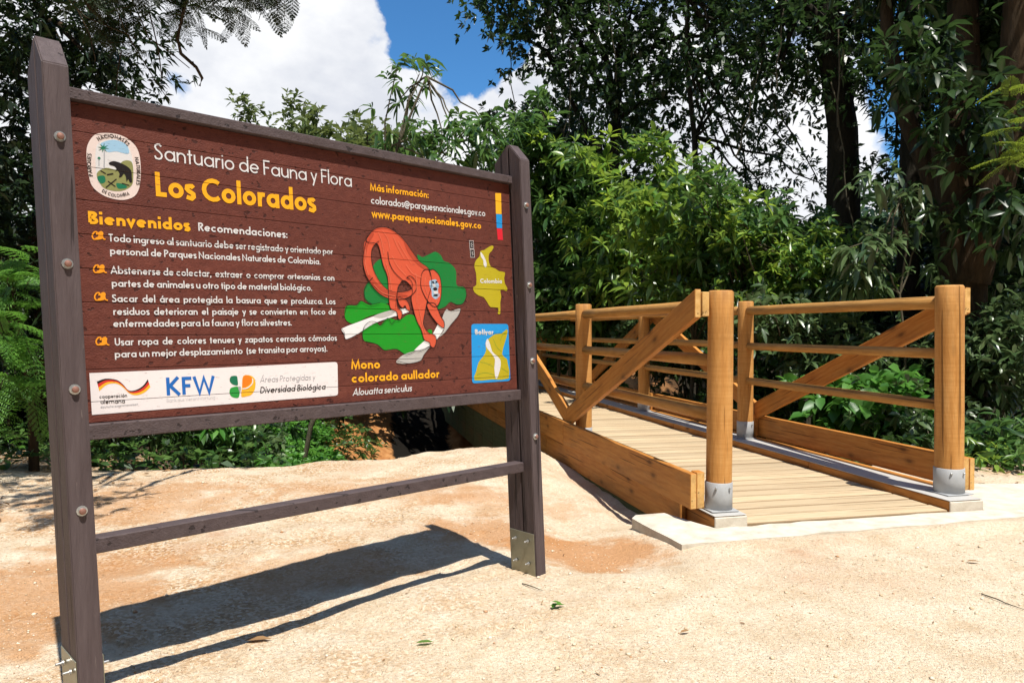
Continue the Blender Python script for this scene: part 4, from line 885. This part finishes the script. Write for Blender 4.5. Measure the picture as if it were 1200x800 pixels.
def tree(label, base, trunk_top, blobs, n, L, mat, bark_, r0=.15, cat='tree', name='tree', k=5, ratio=.3, clump=.35, per=9, detail=0, droop=.35, shell=.5, branches=8, trunk_pts=None, group=None, spread=(.5, 1.25), young=0, vines=0, face=0):
    base = Vector(base); root = thing(name, label, cat, base, group); inv = -np.array(base)
    tb = Tubes(); pts = trunk_pts or wiggle((0, 0, -.15), Vector(trunk_top)-base, 6, .06); pts = [Vector(p) for p in pts]
    tb.add(pts, [r0*(1.25 if i == 0 else 1)*(1-.62*i/(len(pts)-1)) for i in range(len(pts))], 12 if r0 > .06 else 6)
    P, ax, c = blob_tips(blobs, n, clump, per, shell); P = P+inv; c = c+inv
    idx = rng.choice(len(c), min(branches, len(c)), replace=False)
    for i in idx:
        a = pts[-1-int(rng.integers(0, max(1, len(pts)//2)))]; e = Vector(c[i]); q = wiggle(a, e, 5, .12, .05); tb.add(q, [r0*.32*(1-.8*j/5)+.004 for j in range(6)], 6)
    tb.build('trunk' if cat == 'tree' else 'stem', bark_, root)
    ax = ax+np.array([.1, -.8, .45])*face
    lv = Leaves(); lv.whorls(P, ax, k, L, ratio, spread, droop, detail); lv.build('crown' if cat == 'tree' else 'foliage', mat, root)
    if young:      # pale new leaves standing out at the shoot tips
        hi_ = P[:, 2] > np.quantile(P[:, 2], .35); pick = rng.choice(np.flatnonzero(hi_), int(n*young)); lv = Leaves()
        lv.whorls(P[pick]+ax[pick]*L*.5-np.array([0, L*.7, 0])*rng.uniform(.2, 1, (len(pick), 1)), ax[pick]+np.array([0, -.4, .5]), 7, L*.85, ratio, (.7, 1.4), .2, detail); lv.build('young_leaves', M['leaf_new'], root)
    if vines:
        tv = Tubes()
        for i in range(vines):
            q = Vector(P[rng.integers(len(P))]); q.y -= .5; e = q+Vector((random.uniform(-.5, .5), random.uniform(-.2, .2), -random.uniform(1.2, 3.2))); tv.add(wiggle(q, e, 7, .06), [.011]*8, 5)
        tv.build('vines', M['twig'], root)['kind'] = 'stuff'
    return root

def B_(px, py, D, rx, ry=None, rz=None):
    p = atD(px, py, D); ry = ry or rx; rz = rz or rx; return (p.x, p.y, p.z, rx, ry, rz)
# ---- far wood closing the view, and an unseen ring behind the camera
def far_wood_and_sky_blocker():
    global rng
    lv = Leaves()
    def wall(n, xr, yr, zf, L):
        x = rng.uniform(*xr, n); y = rng.uniform(*yr, n)+np.abs(x)*.05
        zt = zf(x)+(fbm(x*.5, y*.5, 3, 31)-.5)*3; z = rng.uniform(0, 1, n)**.9*zt
        P = np.stack([x, y, z-.2], 1); lv.whorls(P, np.stack([rng.normal(0, .5, n), -np.ones(n)*.4, rng.normal(.4, .5, n)], 1), 4, L, .45, (.4, 1.4), .3, 0)
    px2 = lambda px, D: (px-600)/865*D
    zf = lambda x: np.interp(x, [-60, -26, -20, -12, -6, -2, 1, 5, 12, 18, 26, 60], [13, 11, 7, 5.5, 5.2, 5.6, 6.5, 5.6, 5.2, 8, 12, 13])
    wall(15000, (-34, 36), (23, 29), zf, .42)
    wall(5000, (-55, 55), (30, 42), lambda x: zf(x)*1.0, .7)
    n = 15000; a = rng.uniform(-.25, math.pi+.25, n)*-1; r = rng.uniform(15, 21, n); x, y = r*np.cos(a)*1.15, r*np.sin(a); P = np.stack([x, y, rng.uniform(0, 1, n)**.8*(14+5*fbm(x*.3+50, y*.3+50, 2, 3))-.3], 1)  # unseen tree ring behind the camera, added tall to cut sky fill
    lv.whorls(P, np.stack([-x, -y, 8+0*x], 1), 4, .75, .45, (.4, 1.4), .3, 0)
    o = lv.build('far_wood_and_sky_blocker', M['leaf_dark']); tag(o, 'dark mass of distant forest behind everything, plus an unseen ring added to block sky light', 'forest', kind='stuff')
far_wood_and_sky_blocker()
# ---- trees beyond the gully, right half
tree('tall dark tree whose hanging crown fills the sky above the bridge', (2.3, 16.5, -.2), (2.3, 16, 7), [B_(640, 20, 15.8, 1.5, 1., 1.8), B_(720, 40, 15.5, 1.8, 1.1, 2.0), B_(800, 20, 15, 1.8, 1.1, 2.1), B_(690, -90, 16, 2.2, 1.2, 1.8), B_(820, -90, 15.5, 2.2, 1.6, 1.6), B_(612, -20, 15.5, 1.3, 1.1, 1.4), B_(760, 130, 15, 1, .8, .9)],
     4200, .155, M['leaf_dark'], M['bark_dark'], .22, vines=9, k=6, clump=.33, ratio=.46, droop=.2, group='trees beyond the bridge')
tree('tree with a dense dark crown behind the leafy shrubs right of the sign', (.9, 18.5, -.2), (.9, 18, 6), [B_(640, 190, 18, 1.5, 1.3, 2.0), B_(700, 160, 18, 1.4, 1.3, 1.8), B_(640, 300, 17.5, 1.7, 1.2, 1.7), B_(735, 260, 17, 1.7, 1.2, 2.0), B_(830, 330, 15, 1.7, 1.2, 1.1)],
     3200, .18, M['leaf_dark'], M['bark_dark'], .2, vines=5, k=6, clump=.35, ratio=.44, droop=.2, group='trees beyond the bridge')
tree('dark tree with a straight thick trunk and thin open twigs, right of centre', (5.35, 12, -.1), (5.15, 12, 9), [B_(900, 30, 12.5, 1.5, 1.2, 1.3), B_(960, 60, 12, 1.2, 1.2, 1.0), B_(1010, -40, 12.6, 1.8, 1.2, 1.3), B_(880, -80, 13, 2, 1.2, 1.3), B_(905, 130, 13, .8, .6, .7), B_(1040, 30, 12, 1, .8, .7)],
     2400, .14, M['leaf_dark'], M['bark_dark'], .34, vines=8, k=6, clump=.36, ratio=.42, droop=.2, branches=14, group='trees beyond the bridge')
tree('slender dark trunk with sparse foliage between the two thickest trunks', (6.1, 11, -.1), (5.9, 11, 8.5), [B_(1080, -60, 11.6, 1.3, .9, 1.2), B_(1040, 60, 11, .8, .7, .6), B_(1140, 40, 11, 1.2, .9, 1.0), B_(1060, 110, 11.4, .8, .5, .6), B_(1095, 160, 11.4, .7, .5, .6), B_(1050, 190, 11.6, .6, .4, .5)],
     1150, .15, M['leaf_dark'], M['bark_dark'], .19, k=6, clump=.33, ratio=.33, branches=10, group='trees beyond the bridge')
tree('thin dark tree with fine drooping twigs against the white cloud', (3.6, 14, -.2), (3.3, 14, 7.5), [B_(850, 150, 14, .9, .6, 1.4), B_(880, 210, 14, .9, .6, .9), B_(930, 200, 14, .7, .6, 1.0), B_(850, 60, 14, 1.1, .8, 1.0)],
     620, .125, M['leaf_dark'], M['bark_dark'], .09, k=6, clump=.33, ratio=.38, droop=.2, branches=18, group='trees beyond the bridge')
# big brown forked trunk at right
def big_tree():
    root = thing('tree', 'massive brown trunk forking low down near the right edge', 'tree', (4.95, 8.6, -.1)); o = Vector((4.95, 8.6, -.1)); tb = Tubes()
    w = lambda px, py, D: atD(px, py, D)-o
    tb.add([w(1118, 560, 8.6), w(1120, 430, 8.6), w(1128, 340, 8.6), w(1125, 260, 8.6), w(1112, 170, 8.6), w(1130, 90, 8.7), w(1128, 0, 8.8), w(1120, -150, 9)], [.40, .30, .25, .22, .19, .17, .16, .14], 18)
    tb.add([w(1130, 300, 8.7), w(1095, 215, 8.9), w(1058, 130, 9.2), w(1040, 40, 9.5), w(1035, -60, 9.8)], [.14, .12, .10, .08, .07], 12)
    tb.add([w(1135, 330, 8.5), w(1170, 200, 8.3), w(1192, 80, 8.2), w(1200, -60, 8.1), w(1205, -200, 8)], [.22, .2, .18, .16, .15], 16)
    P, ax, c = blob_tips([B_(1150, -140, 8.9, 1.2, 1.0, .9), B_(1260, -80, 8.6, 1.3, 1.2, 1.0), B_(1160, 40, 9.2, 1.0, .8, .7), B_(1190, 260, 9.3, .7, .6, 1.5), B_(1060, -60, 9.4, .8, .6, .6), B_(1140, 120, 8.1, .5, .3, .6), B_(1175, 230, 8, .35, .3, .5), B_(1080, 60, 8.4, .4, .3, .5)], 2100, .30, 9, .4)
    tb.build('trunk', M['bark_brown'], root); lv = Leaves(); lv.whorls(P-np.array(o), ax, 6, .2, .33); lv.build('crown', M['leaf_dark'], root)
big_tree()
tree('dark crown at the right edge behind the forked trunk', (8.6, 10.6, -.1), (8.4, 10.4, 7), [B_(1190, 120, 11, 1.2, 1, 2.3), B_(1180, 300, 11, 1.1, .9, 1.3), B_(1100, 330, 11.5, 1.4, .9, 1.2), B_(1010, 330, 12.5, 1.6, .9, 1.1), B_(1200, 430, 10, 1.2, 1, 1.)],
     1700, .23, M['leaf_dark'], M['bark_dark'], .2, k=6, clump=.33, ratio=.35, group='trees beyond the bridge')
# lit long-leaved shrubs behind the bridge
SH = (('long-leaved shrub just right of the sign post, tallest of the leafy shrubs', 652, 245, 14.6, 1.15, 1.95, 520, 'leaf_mid', .26),
      ('shrub with bright yellow-green top leaves behind the left railing', 745, 265, 13, 1.1, 1.6, 370, 'leaf_bright', .25),
      ('leafy shrub with pale new leaves above the near left rail post', 810, 290, 10.8, 1.0, 1.0, 290, 'leaf_bright', .22),
      ('dense green shrub rising behind the second right rail post', 880, 300, 10, 1.0, .9, 330, 'leaf_mid', .19),
      ('small-leaved bright shrub above the middle of the right railing', 930, 330, 9.5, .85, .6, 380, 'leaf_bright', .13),
      ('dark leafy bush behind the left railing, low beside the sign post', 665, 350, 14, 1.3, .9, 420, 'leaf_mid', .26))
for (lb, px, py, D, rx, rz, n_, mt, L_) in SH:
    p = atD(px, py, D); gy = gz(p.x, p.y)
    bl = [B_(px, py, D, rx*.8, .7, rz*.85)]+[B_(px+random.uniform(-1, 1)*rx*85*10/D, py+random.uniform(-1.25, .8)*rz*75*10/D, D+random.uniform(-.5, .4), rx*.34, .35, rz*.26) for _ in range(9)]
    tree(lb, (p.x, p.y, gy), (p.x+.1, p.y, p.z), bl, n_, L_, M[mt], M['twig'], .045, 'shrub', 'shrub', k=9, ratio=.31, clump=.2, per=3, detail=1, droop=.3, shell=.5, face=.55, branches=14, spread=(.75, 1.5), young=(.10 if mt == 'leaf_bright' else .05), group='leafy shrubs behind the bridge')
# understory behind the right railing
US = (('grey-green bush with glossy leaves behind the right railing', 960, 400, 8.6, .8, .55, 420, 'leaf_grey', .14, 6, .36),
      ('fresh green heart-leaved bush under the right handrail', 1005, 470, 8.0, .62, .38, 230, 'leaf_broad', .17, 6, .62),
      ('silvery leafed bush beside the near right rail post', 1080, 430, 8.6, .7, .6, 380, 'leaf_grey', .13, 6, .4),
      ('loose dark green plant low behind the toe board of the right railing', 1070, 500, 7.6, .6, .35, 240, 'leaf_grey', .12, 6, .4),
      ('dark bush seen between the rails of the far right railing', 900, 440, 9.6, .9, .7, 420, 'leaf_mid', .15, 6, .35),
      ('bush behind the far end of the right railing', 800, 410, 12.2, 1.1, .9, 420, 'leaf_grey', .18, 6, .35),
      ('low green bush seen through the far left railing', 700, 420, 15.6, 1.2, .8, 380, 'leaf_broad', .2, 6, .4),
      ('glossy dark bush at the right edge above the leaf litter', 1175, 400, 7.9, .65, .75, 330, 'leaf_grey', .14, 6, .36),
      ('leafy sprig with long blades at the lower right edge', 1180, 525, 6.9, .36, .22, 130, 'leaf_mid', .17, 6, .28),
      ('small fresh green plant beside the near right post foot', 1152, 548, 6.7, .22, .16, 90, 'leaf_bright', .11, 6, .28))
for (lb, px, py, D, rx, rz, n_, mt, L_, k_, rt) in US:
    p = atD(px, py, D); gy = gz(p.x, p.y)
    bl = [B_(px, py, D, rx, .5, rz)]+[B_(px+random.uniform(-1, 1)*rx*80, py+random.uniform(-1, 1)*rz*80, D+random.uniform(-.3, .3), rx*.4, .35, rz*.45) for _ in range(4)]
    tree(lb, (p.x, p.y, gy), (p.x+.05, p.y, p.z), bl, n_, L_, M[mt], M['twig'], .022, 'bush', 'bush', k=k_, ratio=rt, clump=.16, per=5, detail=1, droop=.35, shell=.3, branches=10, group='bushes along the far side of the bridge')
# hanging broad-leaf sapling in front of the trunks
tree('lanky sapling with big pale drooping leaves in front of the dark trunks', (4.45, 8.4, gz(4.45, 8.4)), atD(1062, 215, 8.2), [B_(1040, 215, 8.2, .45, .3, .22), B_(1080, 250, 8.2, .35, .3, .3), B_(1030, 285, 8.0, .4, .3, .3), B_(1015, 320, 8, .4, .3, .25), B_(1090, 200, 8.3, .25, .2, .2), B_(1075, 310, 8.1, .3, .3, .3)],
     95, .17, M['leaf_grey'], M['twig'], .022, 'sapling', 'sapling', k=6, ratio=.36, clump=.12, per=4, detail=1, droop=.8, shell=.3, branches=12)
# sapling behind the sign
tree('tall sapling with long glossy leaves rising behind the sign board', (-2.7, 9.3, gz(-2.7, 9.3)), atD(500, 90, 9.2), [B_(480, 100, 9.2, .38, .4, .42), B_(470, 155, 9.2, .5, .4, .4), B_(530, 150, 9.1, .5, .4, .4), B_(560, 175, 9.1, .42, .4, .3), B_(585, 140, 9.3, .35, .3, .3), B_(500, 195, 9.0, .7, .4, .35), B_(430, 185, 9.2, .4, .4, .25), B_(468, 85, 9.2, .2, .2, .2)],
     140, .19, M['leaf_mid'], M['twig'], .035, 'sapling', 'sapling', k=7, ratio=.25, clump=.15, per=5, detail=1, droop=.6, shell=.3, branches=16)
# distant olive crowns
for lb, px, py, D, rx, rz in (('distant tree with a rounded olive crown above the sign, leftmost of the far tops', 315, 150, 34, 2.5, 1.6), ('distant tree top peeping over the sign between olive crown and sapling', 400, 165, 30, 2.0, 1.3), ('low distant tree top above the middle of the sign', 440, 185, 26, 1.6, 1.2)):
    p = atD(px, py, D)
    tree(lb, (p.x, p.y, 0), (p.x, p.y, p.z), [B_(px, py+4, D, rx*1.15, 1.8, rz*1.1), B_(px+30, py+20, D, rx*.6, 1.2, rz*.6), B_(px-30, py+24, D, rx*.6, 1.2, rz*.5)]+[B_(px, py+80, D, rx*1.5, 2, 2)], 600, .42, M['leaf_olive'], M['bark_brown'], .25, k=5, clump=.35, ratio=.4, branches=6, group='distant tree tops')
# ---- left side
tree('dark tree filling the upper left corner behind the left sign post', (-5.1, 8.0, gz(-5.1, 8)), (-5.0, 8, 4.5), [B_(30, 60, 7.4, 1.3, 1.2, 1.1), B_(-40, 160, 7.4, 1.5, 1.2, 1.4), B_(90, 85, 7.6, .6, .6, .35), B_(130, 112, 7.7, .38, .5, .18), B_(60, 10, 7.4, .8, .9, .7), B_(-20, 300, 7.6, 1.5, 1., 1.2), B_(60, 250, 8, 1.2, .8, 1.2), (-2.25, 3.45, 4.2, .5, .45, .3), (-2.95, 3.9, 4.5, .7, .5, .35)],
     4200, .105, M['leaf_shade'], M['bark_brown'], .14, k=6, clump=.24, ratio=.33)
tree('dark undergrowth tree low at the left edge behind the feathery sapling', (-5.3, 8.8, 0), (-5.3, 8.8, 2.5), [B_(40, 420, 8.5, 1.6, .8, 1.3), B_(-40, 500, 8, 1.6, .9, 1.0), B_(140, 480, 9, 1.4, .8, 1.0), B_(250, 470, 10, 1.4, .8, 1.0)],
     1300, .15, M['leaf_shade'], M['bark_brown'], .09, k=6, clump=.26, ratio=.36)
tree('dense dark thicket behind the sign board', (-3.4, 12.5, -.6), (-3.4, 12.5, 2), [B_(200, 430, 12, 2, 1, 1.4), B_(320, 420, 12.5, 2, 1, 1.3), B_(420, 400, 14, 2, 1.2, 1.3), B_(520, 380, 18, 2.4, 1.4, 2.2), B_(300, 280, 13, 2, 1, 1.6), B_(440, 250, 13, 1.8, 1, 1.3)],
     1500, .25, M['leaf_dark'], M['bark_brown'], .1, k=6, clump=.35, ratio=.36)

def frond_leaves(lv, tb, base, d, L_, pairs=12, ll=.05, droop=.35, sub=True):
    """twice-feathered leaf: a rachis with side pinnae of tiny leaflets"""
    base = np.array(base, float); d = np.array(d, float); d /= np.linalg.norm(d); side = np.cross(d, [0, 0, 1.]); side /= max(1e-6, np.linalg.norm(side)); up = np.cross(side, d); g = np.array([0, 0, -1.])
    f = lambda t: base+d*L_*t+g*L_*droop*t*t
    tb.add([f(t) for t in (0, .33, .66, 1)], [.003, .0025, .002, .001], 4)
    P, D, N_ = [], [], []
    for i in range(pairs):
        t = (i+1.2)/(pairs+.5); c = f(t); wid = math.sin(math.pi*min(1, t*.85+.12))
        for sgn in (-1, 1):
            pd = d*.45+side*sgn+g*.15; pd /= np.linalg.norm(pd)
            if not sub: P.append(c); D.append(pd); N_.append(up)
            else:
                pl = L_*.34*wid; m_ = 7
                for j in range(m_):
                    q = c+pd*pl*(j+.6)/m_+g*pl*.15*((j+.6)/m_)**2
                    s2 = np.cross(pd, up)
                    for sg in (-1, 1): P.append(q); D.append(pd*.5+s2*sg+rng.normal(0, .1, 3)); N_.append(up)
    P, D, N_ = np.array(P), np.array(D), np.array(N_)+rng.normal(0, .15, (len(P), 3))
    lv.add(*leaf_arrays(P, D, N_, ll*rng.uniform(.8, 1.15, len(P)), ll*.3, .2, 0))
def feather_tree(label, base, spots, mat, L_, ll, trunk=None, r0=.03, name='tree', cat='tree', pairs=9, n_each=7, dirb=(0, 0, 0), droop=.35, extra=None):
    base = Vector(base); root = thing(name, label, cat, base); lv, tb = Leaves(), Tubes()
    tr = trunk or [(0, 0, -.1), (0, 0, 1)]; tr = [Vector(p)-base if trunk else Vector(p) for p in tr]
    tb.add(tr, [r0*(1-.6*i/(len(tr)-1)) for i in range(len(tr))], 10)
    for sp in spots:
        c = Vector(sp)-base; near = min(tr, key=lambda q: (q-c).length); tb.add(wiggle(near, c, 5, .1), [r0*.35+.003, r0*.3+.003, r0*.22+.003, r0*.15+.003, .005, .003], 6)
        for k in range(n_each):
            d = unit(rng.normal(0, 1, 3)+np.array(dirb)+np.array([0, 0, .1])); frond_leaves(lv, tb, np.array(c)+rng.normal(0, .06, 3), d, L_*rng.uniform(.7, 1.2), pairs, ll, droop)
    if extra: extra(tb, base)
    tb.build('trunk' if cat == 'tree' else 'stem', M['bark_brown'] if r0 > .02 else M['twig'], root); lv.build('crown' if cat == 'tree' else 'foliage', mat, root); return root
def hang(tb, base):
    w = lambda px, py, D=5.2: atD(px, py, D)-base
    tb.add([w(222, -40), w(216, 9), w(208, 45), w(212, 63), w(230, 79), w(237, 92), w(234, 101)], [.014, .013, .011, .012, .011, .010, .007], 8)
    tb.add([w(228, 79), w(226, 72)], [.008, .003], 5)
    for a in (((125, -20), (146, 35), (170, 75), (186, 100), (200, 122)), ((150, -10), (175, 45), (200, 62), (222, 80)), ((142, 60), (138, 85), (136, 112)), ((90, 10), (105, 40), (112, 70), (108, 85)), ((60, -20), (100, 20), (160, 45)), ((174, 10), (186, 60), (190, 95))):
        tb.add([w(*q) for q in a], [.005-.0007*i for i in range(len(a))], 5)
fs = [atD(px, py, D) for px, py, D in ((120, -8, 5.2), (165, -14, 5.1), (205, -6, 5.2), (240, -14, 5.0), (275, -10, 5.2), (310, -16, 5.1), (338, -14, 5.3), (150, 12, 5.3), (228, 8, 5.3), (300, 2, 5.2), (265, 6, 5.4), (190, -50, 5), (290, -50, 5), (120, 22, 5.4), (140, 50, 5.4), (100, 0, 5.3))]+[Vector(p) for p in ((-2.25, 3.5, 4.2), (-2.0, 3.3, 4.4), (-2.5, 3.7, 4.1), (-2.7, 3.3, 4.3), (-1.9, 2.9, 4.2))]
feather_tree('overhanging tree with fine feathery twigs and a bare crooked branch against the cloud', (-4.9, 5.6, gz(-4.9, 5.6)), fs, M['leaf_shade'], .20, .020, [(-4.9, 5.6, -.1), (-4.7, 5.5, 1.8), (-4.3, 5.3, 3.2), tuple(atD(60, -60, 5.2)), tuple(atD(180, -80, 5.1)), tuple(atD(310, -60, 5.1))], .10, pairs=8, n_each=11, extra=hang, droop=.3)
fs = [atD(px, py, D*1.4) for px, py, D in ((8, 330, 4.3), (0, 380, 4.2), (22, 400, 4.3), (5, 440, 4.2), (30, 350, 4.5), (-20, 350, 4.3), (-12, 470, 4.3), (28, 455, 4.4), (10, 300, 4.5))]
feather_tree('feathery bright green sapling at the left edge behind the left sign post', (-4.35, 6.7, gz(-4.35, 6.7)), fs, M['leaf_feather'], .36, .034, [(-4.35, 6.7, -.1), (-4.3, 6.6, .6), (-4.25, 6.3, 1.5)], .045, 'sapling', 'sapling', 10, 7, (.2, -.3, 0), .5)
fs = [atD(px, py, D) for px, py, D in ((1200, 112, 6.4), (1215, 150, 6.3), (1190, 190, 6.4), (1225, 175, 6.2))]
feather_tree('yellow-green feathery branch reaching in at the upper right edge', (5.3, 6.6, gz(5.3, 6.6)), fs, M['leaf_yellow'], .30, .024, [(5.3, 6.6, -.1), (5.2, 6.6, 1.6), (4.9, 6.5, 3.0)], .06, pairs=10, n_each=5, dirb=(-1.2, -.2, 0), droop=.25)
# understory plants behind the crest, left of the herb patch
for i, (px, D, h_, mt, L_) in enumerate(((135, 7.3, .55, 'leaf_mid', .12), (175, 7.4, .7, 'leaf_grey', .13), (215, 7.5, .55, 'leaf_mid', .11), (235, 7.6, .65, 'leaf_broad', .14), (275, 7.8, .5, 'leaf_mid', .13), (318, 8.0, .45, 'leaf_grey', .12))):
    p = atD(px, 540, D); zb = gz(p.x, p.y)
    lbs = ('low glossy plant beside the left post under the board', 'pale twiggy plant, second from the left post behind the sand', 'short dark plant behind the sand under the leftmost sponsor emblem', 'plant with large fresh leaves under the blue letters', 'low dark plant under the leaf emblem', 'spiky grey-green tuft left of the herb patch')
    tree(lbs[i], (p.x, p.y, zb), (p.x, p.y, zb+h_*.8), [(p.x, p.y, zb+h_*.6+.25, .32, .25, h_*.6)], 60, L_, M[mt], M['twig'], .012, 'plant', 'plant', k=6, ratio=.34, clump=.1, per=4, detail=1, shell=.2, branches=6)

def herbs():
    lv = Leaves()
    n = 8000; x = rng.uniform(-3.6, -1.25, n); y = rng.uniform(7.6, 12.5, n); m_ = (fbm(x*1.2, y*.8, 3, 40) > .36) & (x/y < np.interp(y, [8.2, 12], [-.172, -.262])+rng.normal(0, .007, n)) & (x/y > -.36)
    x, y = x[m_], y[m_]; z = ground_z(x, y); h_ = rng.uniform(.04, .34, len(x)); P = np.stack([x, y, z+h_], 1)
    lv.whorls(P, np.tile([0, 0, 1.], (len(x), 1))+rng.normal(0, .3, (len(x), 3)), 6, .085, .4, (.7, 1.4), .3, 0)
    tag(lv.build('herb_patch', M['herb']), 'bright green herb patch on the bank below the sign board', 'ground cover', kind='stuff')
    lv = Leaves(); n = 5200; x = rng.uniform(-6.5, 9.5, n); y = rng.uniform(6.6, 13, n)
    m_ = (y > edge_y(x)+.15) & ((x < -2.2) | (x > 2.6-(y-6)*.2)) ; x, y = x[m_], y[m_]; z = ground_z(x, y); P = np.stack([x, y, z+rng.uniform(.02, .3, len(x))], 1)
    lv.whorls(P, np.tile([0, 0, 1.], (len(x), 1))+rng.normal(0, .4, (len(x), 3)), 5, .12, .35, (.6, 1.4), .35, 0)
    tag(lv.build('forest_undergrowth', M['leaf_mid']), 'low dark green undergrowth covering the forest floor', 'ground cover', kind='stuff')
    n = 2600; x = rng.uniform(-6, 7, n); y = rng.uniform(4.6, 8.5, n)
    m_ = ((x < -2.4-(rng.uniform(0, 1, n))*.8) & (y > 4.4)) | ((x > 3.55) & (y > 5.75)); x, y = x[m_], y[m_]
    P = np.stack([x, y, ground_z(x, y)+.006], 1); D = rng.normal(0, 1, (len(x), 3)); D[:, 2] *= .15; lv = Leaves(); lv.add(*leaf_arrays(P, D, np.array([0, 0, 1.])+rng.normal(0, .3, D.shape), rng.uniform(.03, .08, len(x)), rng.uniform(.012, .03, len(x)), .0, 1))
    n = 420; x = rng.uniform(-3.4, 4.6, n); y = rng.uniform(1.8, 6.8, n); u_ = (x-BO.x)*BU.x+(y-BO.y)*BU.y; v_ = (x-BO.x)*BV.x+(y-BO.y)*BV.y; m_ = (y < edge_y(x)) & ~((u_ > -.35) & (v_ > -.5)); x, y = x[m_], y[m_]
    P = np.stack([x, y, ground_z(x, y)+.004], 1); D = rng.normal(0, 1, (len(x), 3)); D[:, 2] *= .12; lv.add(*leaf_arrays(P, D, np.array([0, 0, 1.])+rng.normal(0, .3, D.shape), rng.uniform(.008, .028, len(x)), rng.uniform(.003, .010, len(x)), .0, 1))
    tag(lv.build('leaf_litter', M['litter']), 'dry fallen leaves scattered at the forest edge', 'leaf litter', kind='stuff')
herbs()

# small things lying on the sand
def ground_leaf(label, px, py, L_, mat, ang, name='fallen_leaf', cat='leaf', k=1):
    p = atpx(px, py, 0); p.z = gz(p.x, p.y)+.006; lv = Leaves(); n = k
    P = np.zeros((n, 3))+rng.normal(0, .012, (n, 3))*(k > 1); P[:, 2] = np.abs(P[:, 2])+.004; a = ang+rng.normal(0, .8, n)*(k > 1)
    D = np.stack([np.cos(a), np.sin(a), .12+0*a], 1); lv.add(*leaf_arrays(P, D, np.tile([0.1, 0, 1.], (n, 1)), L_, L_*.38, .1, 1))
    o = lv.build(name, mat); o.location = p; tag(o, label, cat)
ground_leaf('small sprig of green leaves lying on the sand right of the sign', 645, 717, .06, M['leaf_broad'], .3, k=4)
ground_leaf('single green leaf lying on the sand near the bottom centre', 487, 754, .07, M['leaf_bright'], .1)
ground_leaf('curled brown leaf lying in the shadow of the sign', 285, 746, .11, M['litter'], .15)
ground_leaf('dry orange leaf on the sand right of the bottom centre', 797, 743, .05, M['litter'], .5)
ground_leaf('dark dry leaf on the path at the right', 1132, 661, .07, M['litter'], -.2)
for lb, a, b_ in (('thin dry twig lying at the right edge of the path', (1150, 698), (1200, 716)), ('short dark twig on the sand right of the sign post', (612, 686), (636, 693))):
    p, q = atpx(*a, 0), atpx(*b_, 0); tb = Tubes(); p.z = gz(p.x, p.y)+.006; q.z = gz(q.x, q.y)+.006; pts = [v-p for v in wiggle(p, q, 5, .04)]; tb.add(pts, [.003, .003, .0028, .0025, .002, .001], 5)
    o = tb.build('twig', M['twig']); o.location = p; tag(o, lb, 'twig')
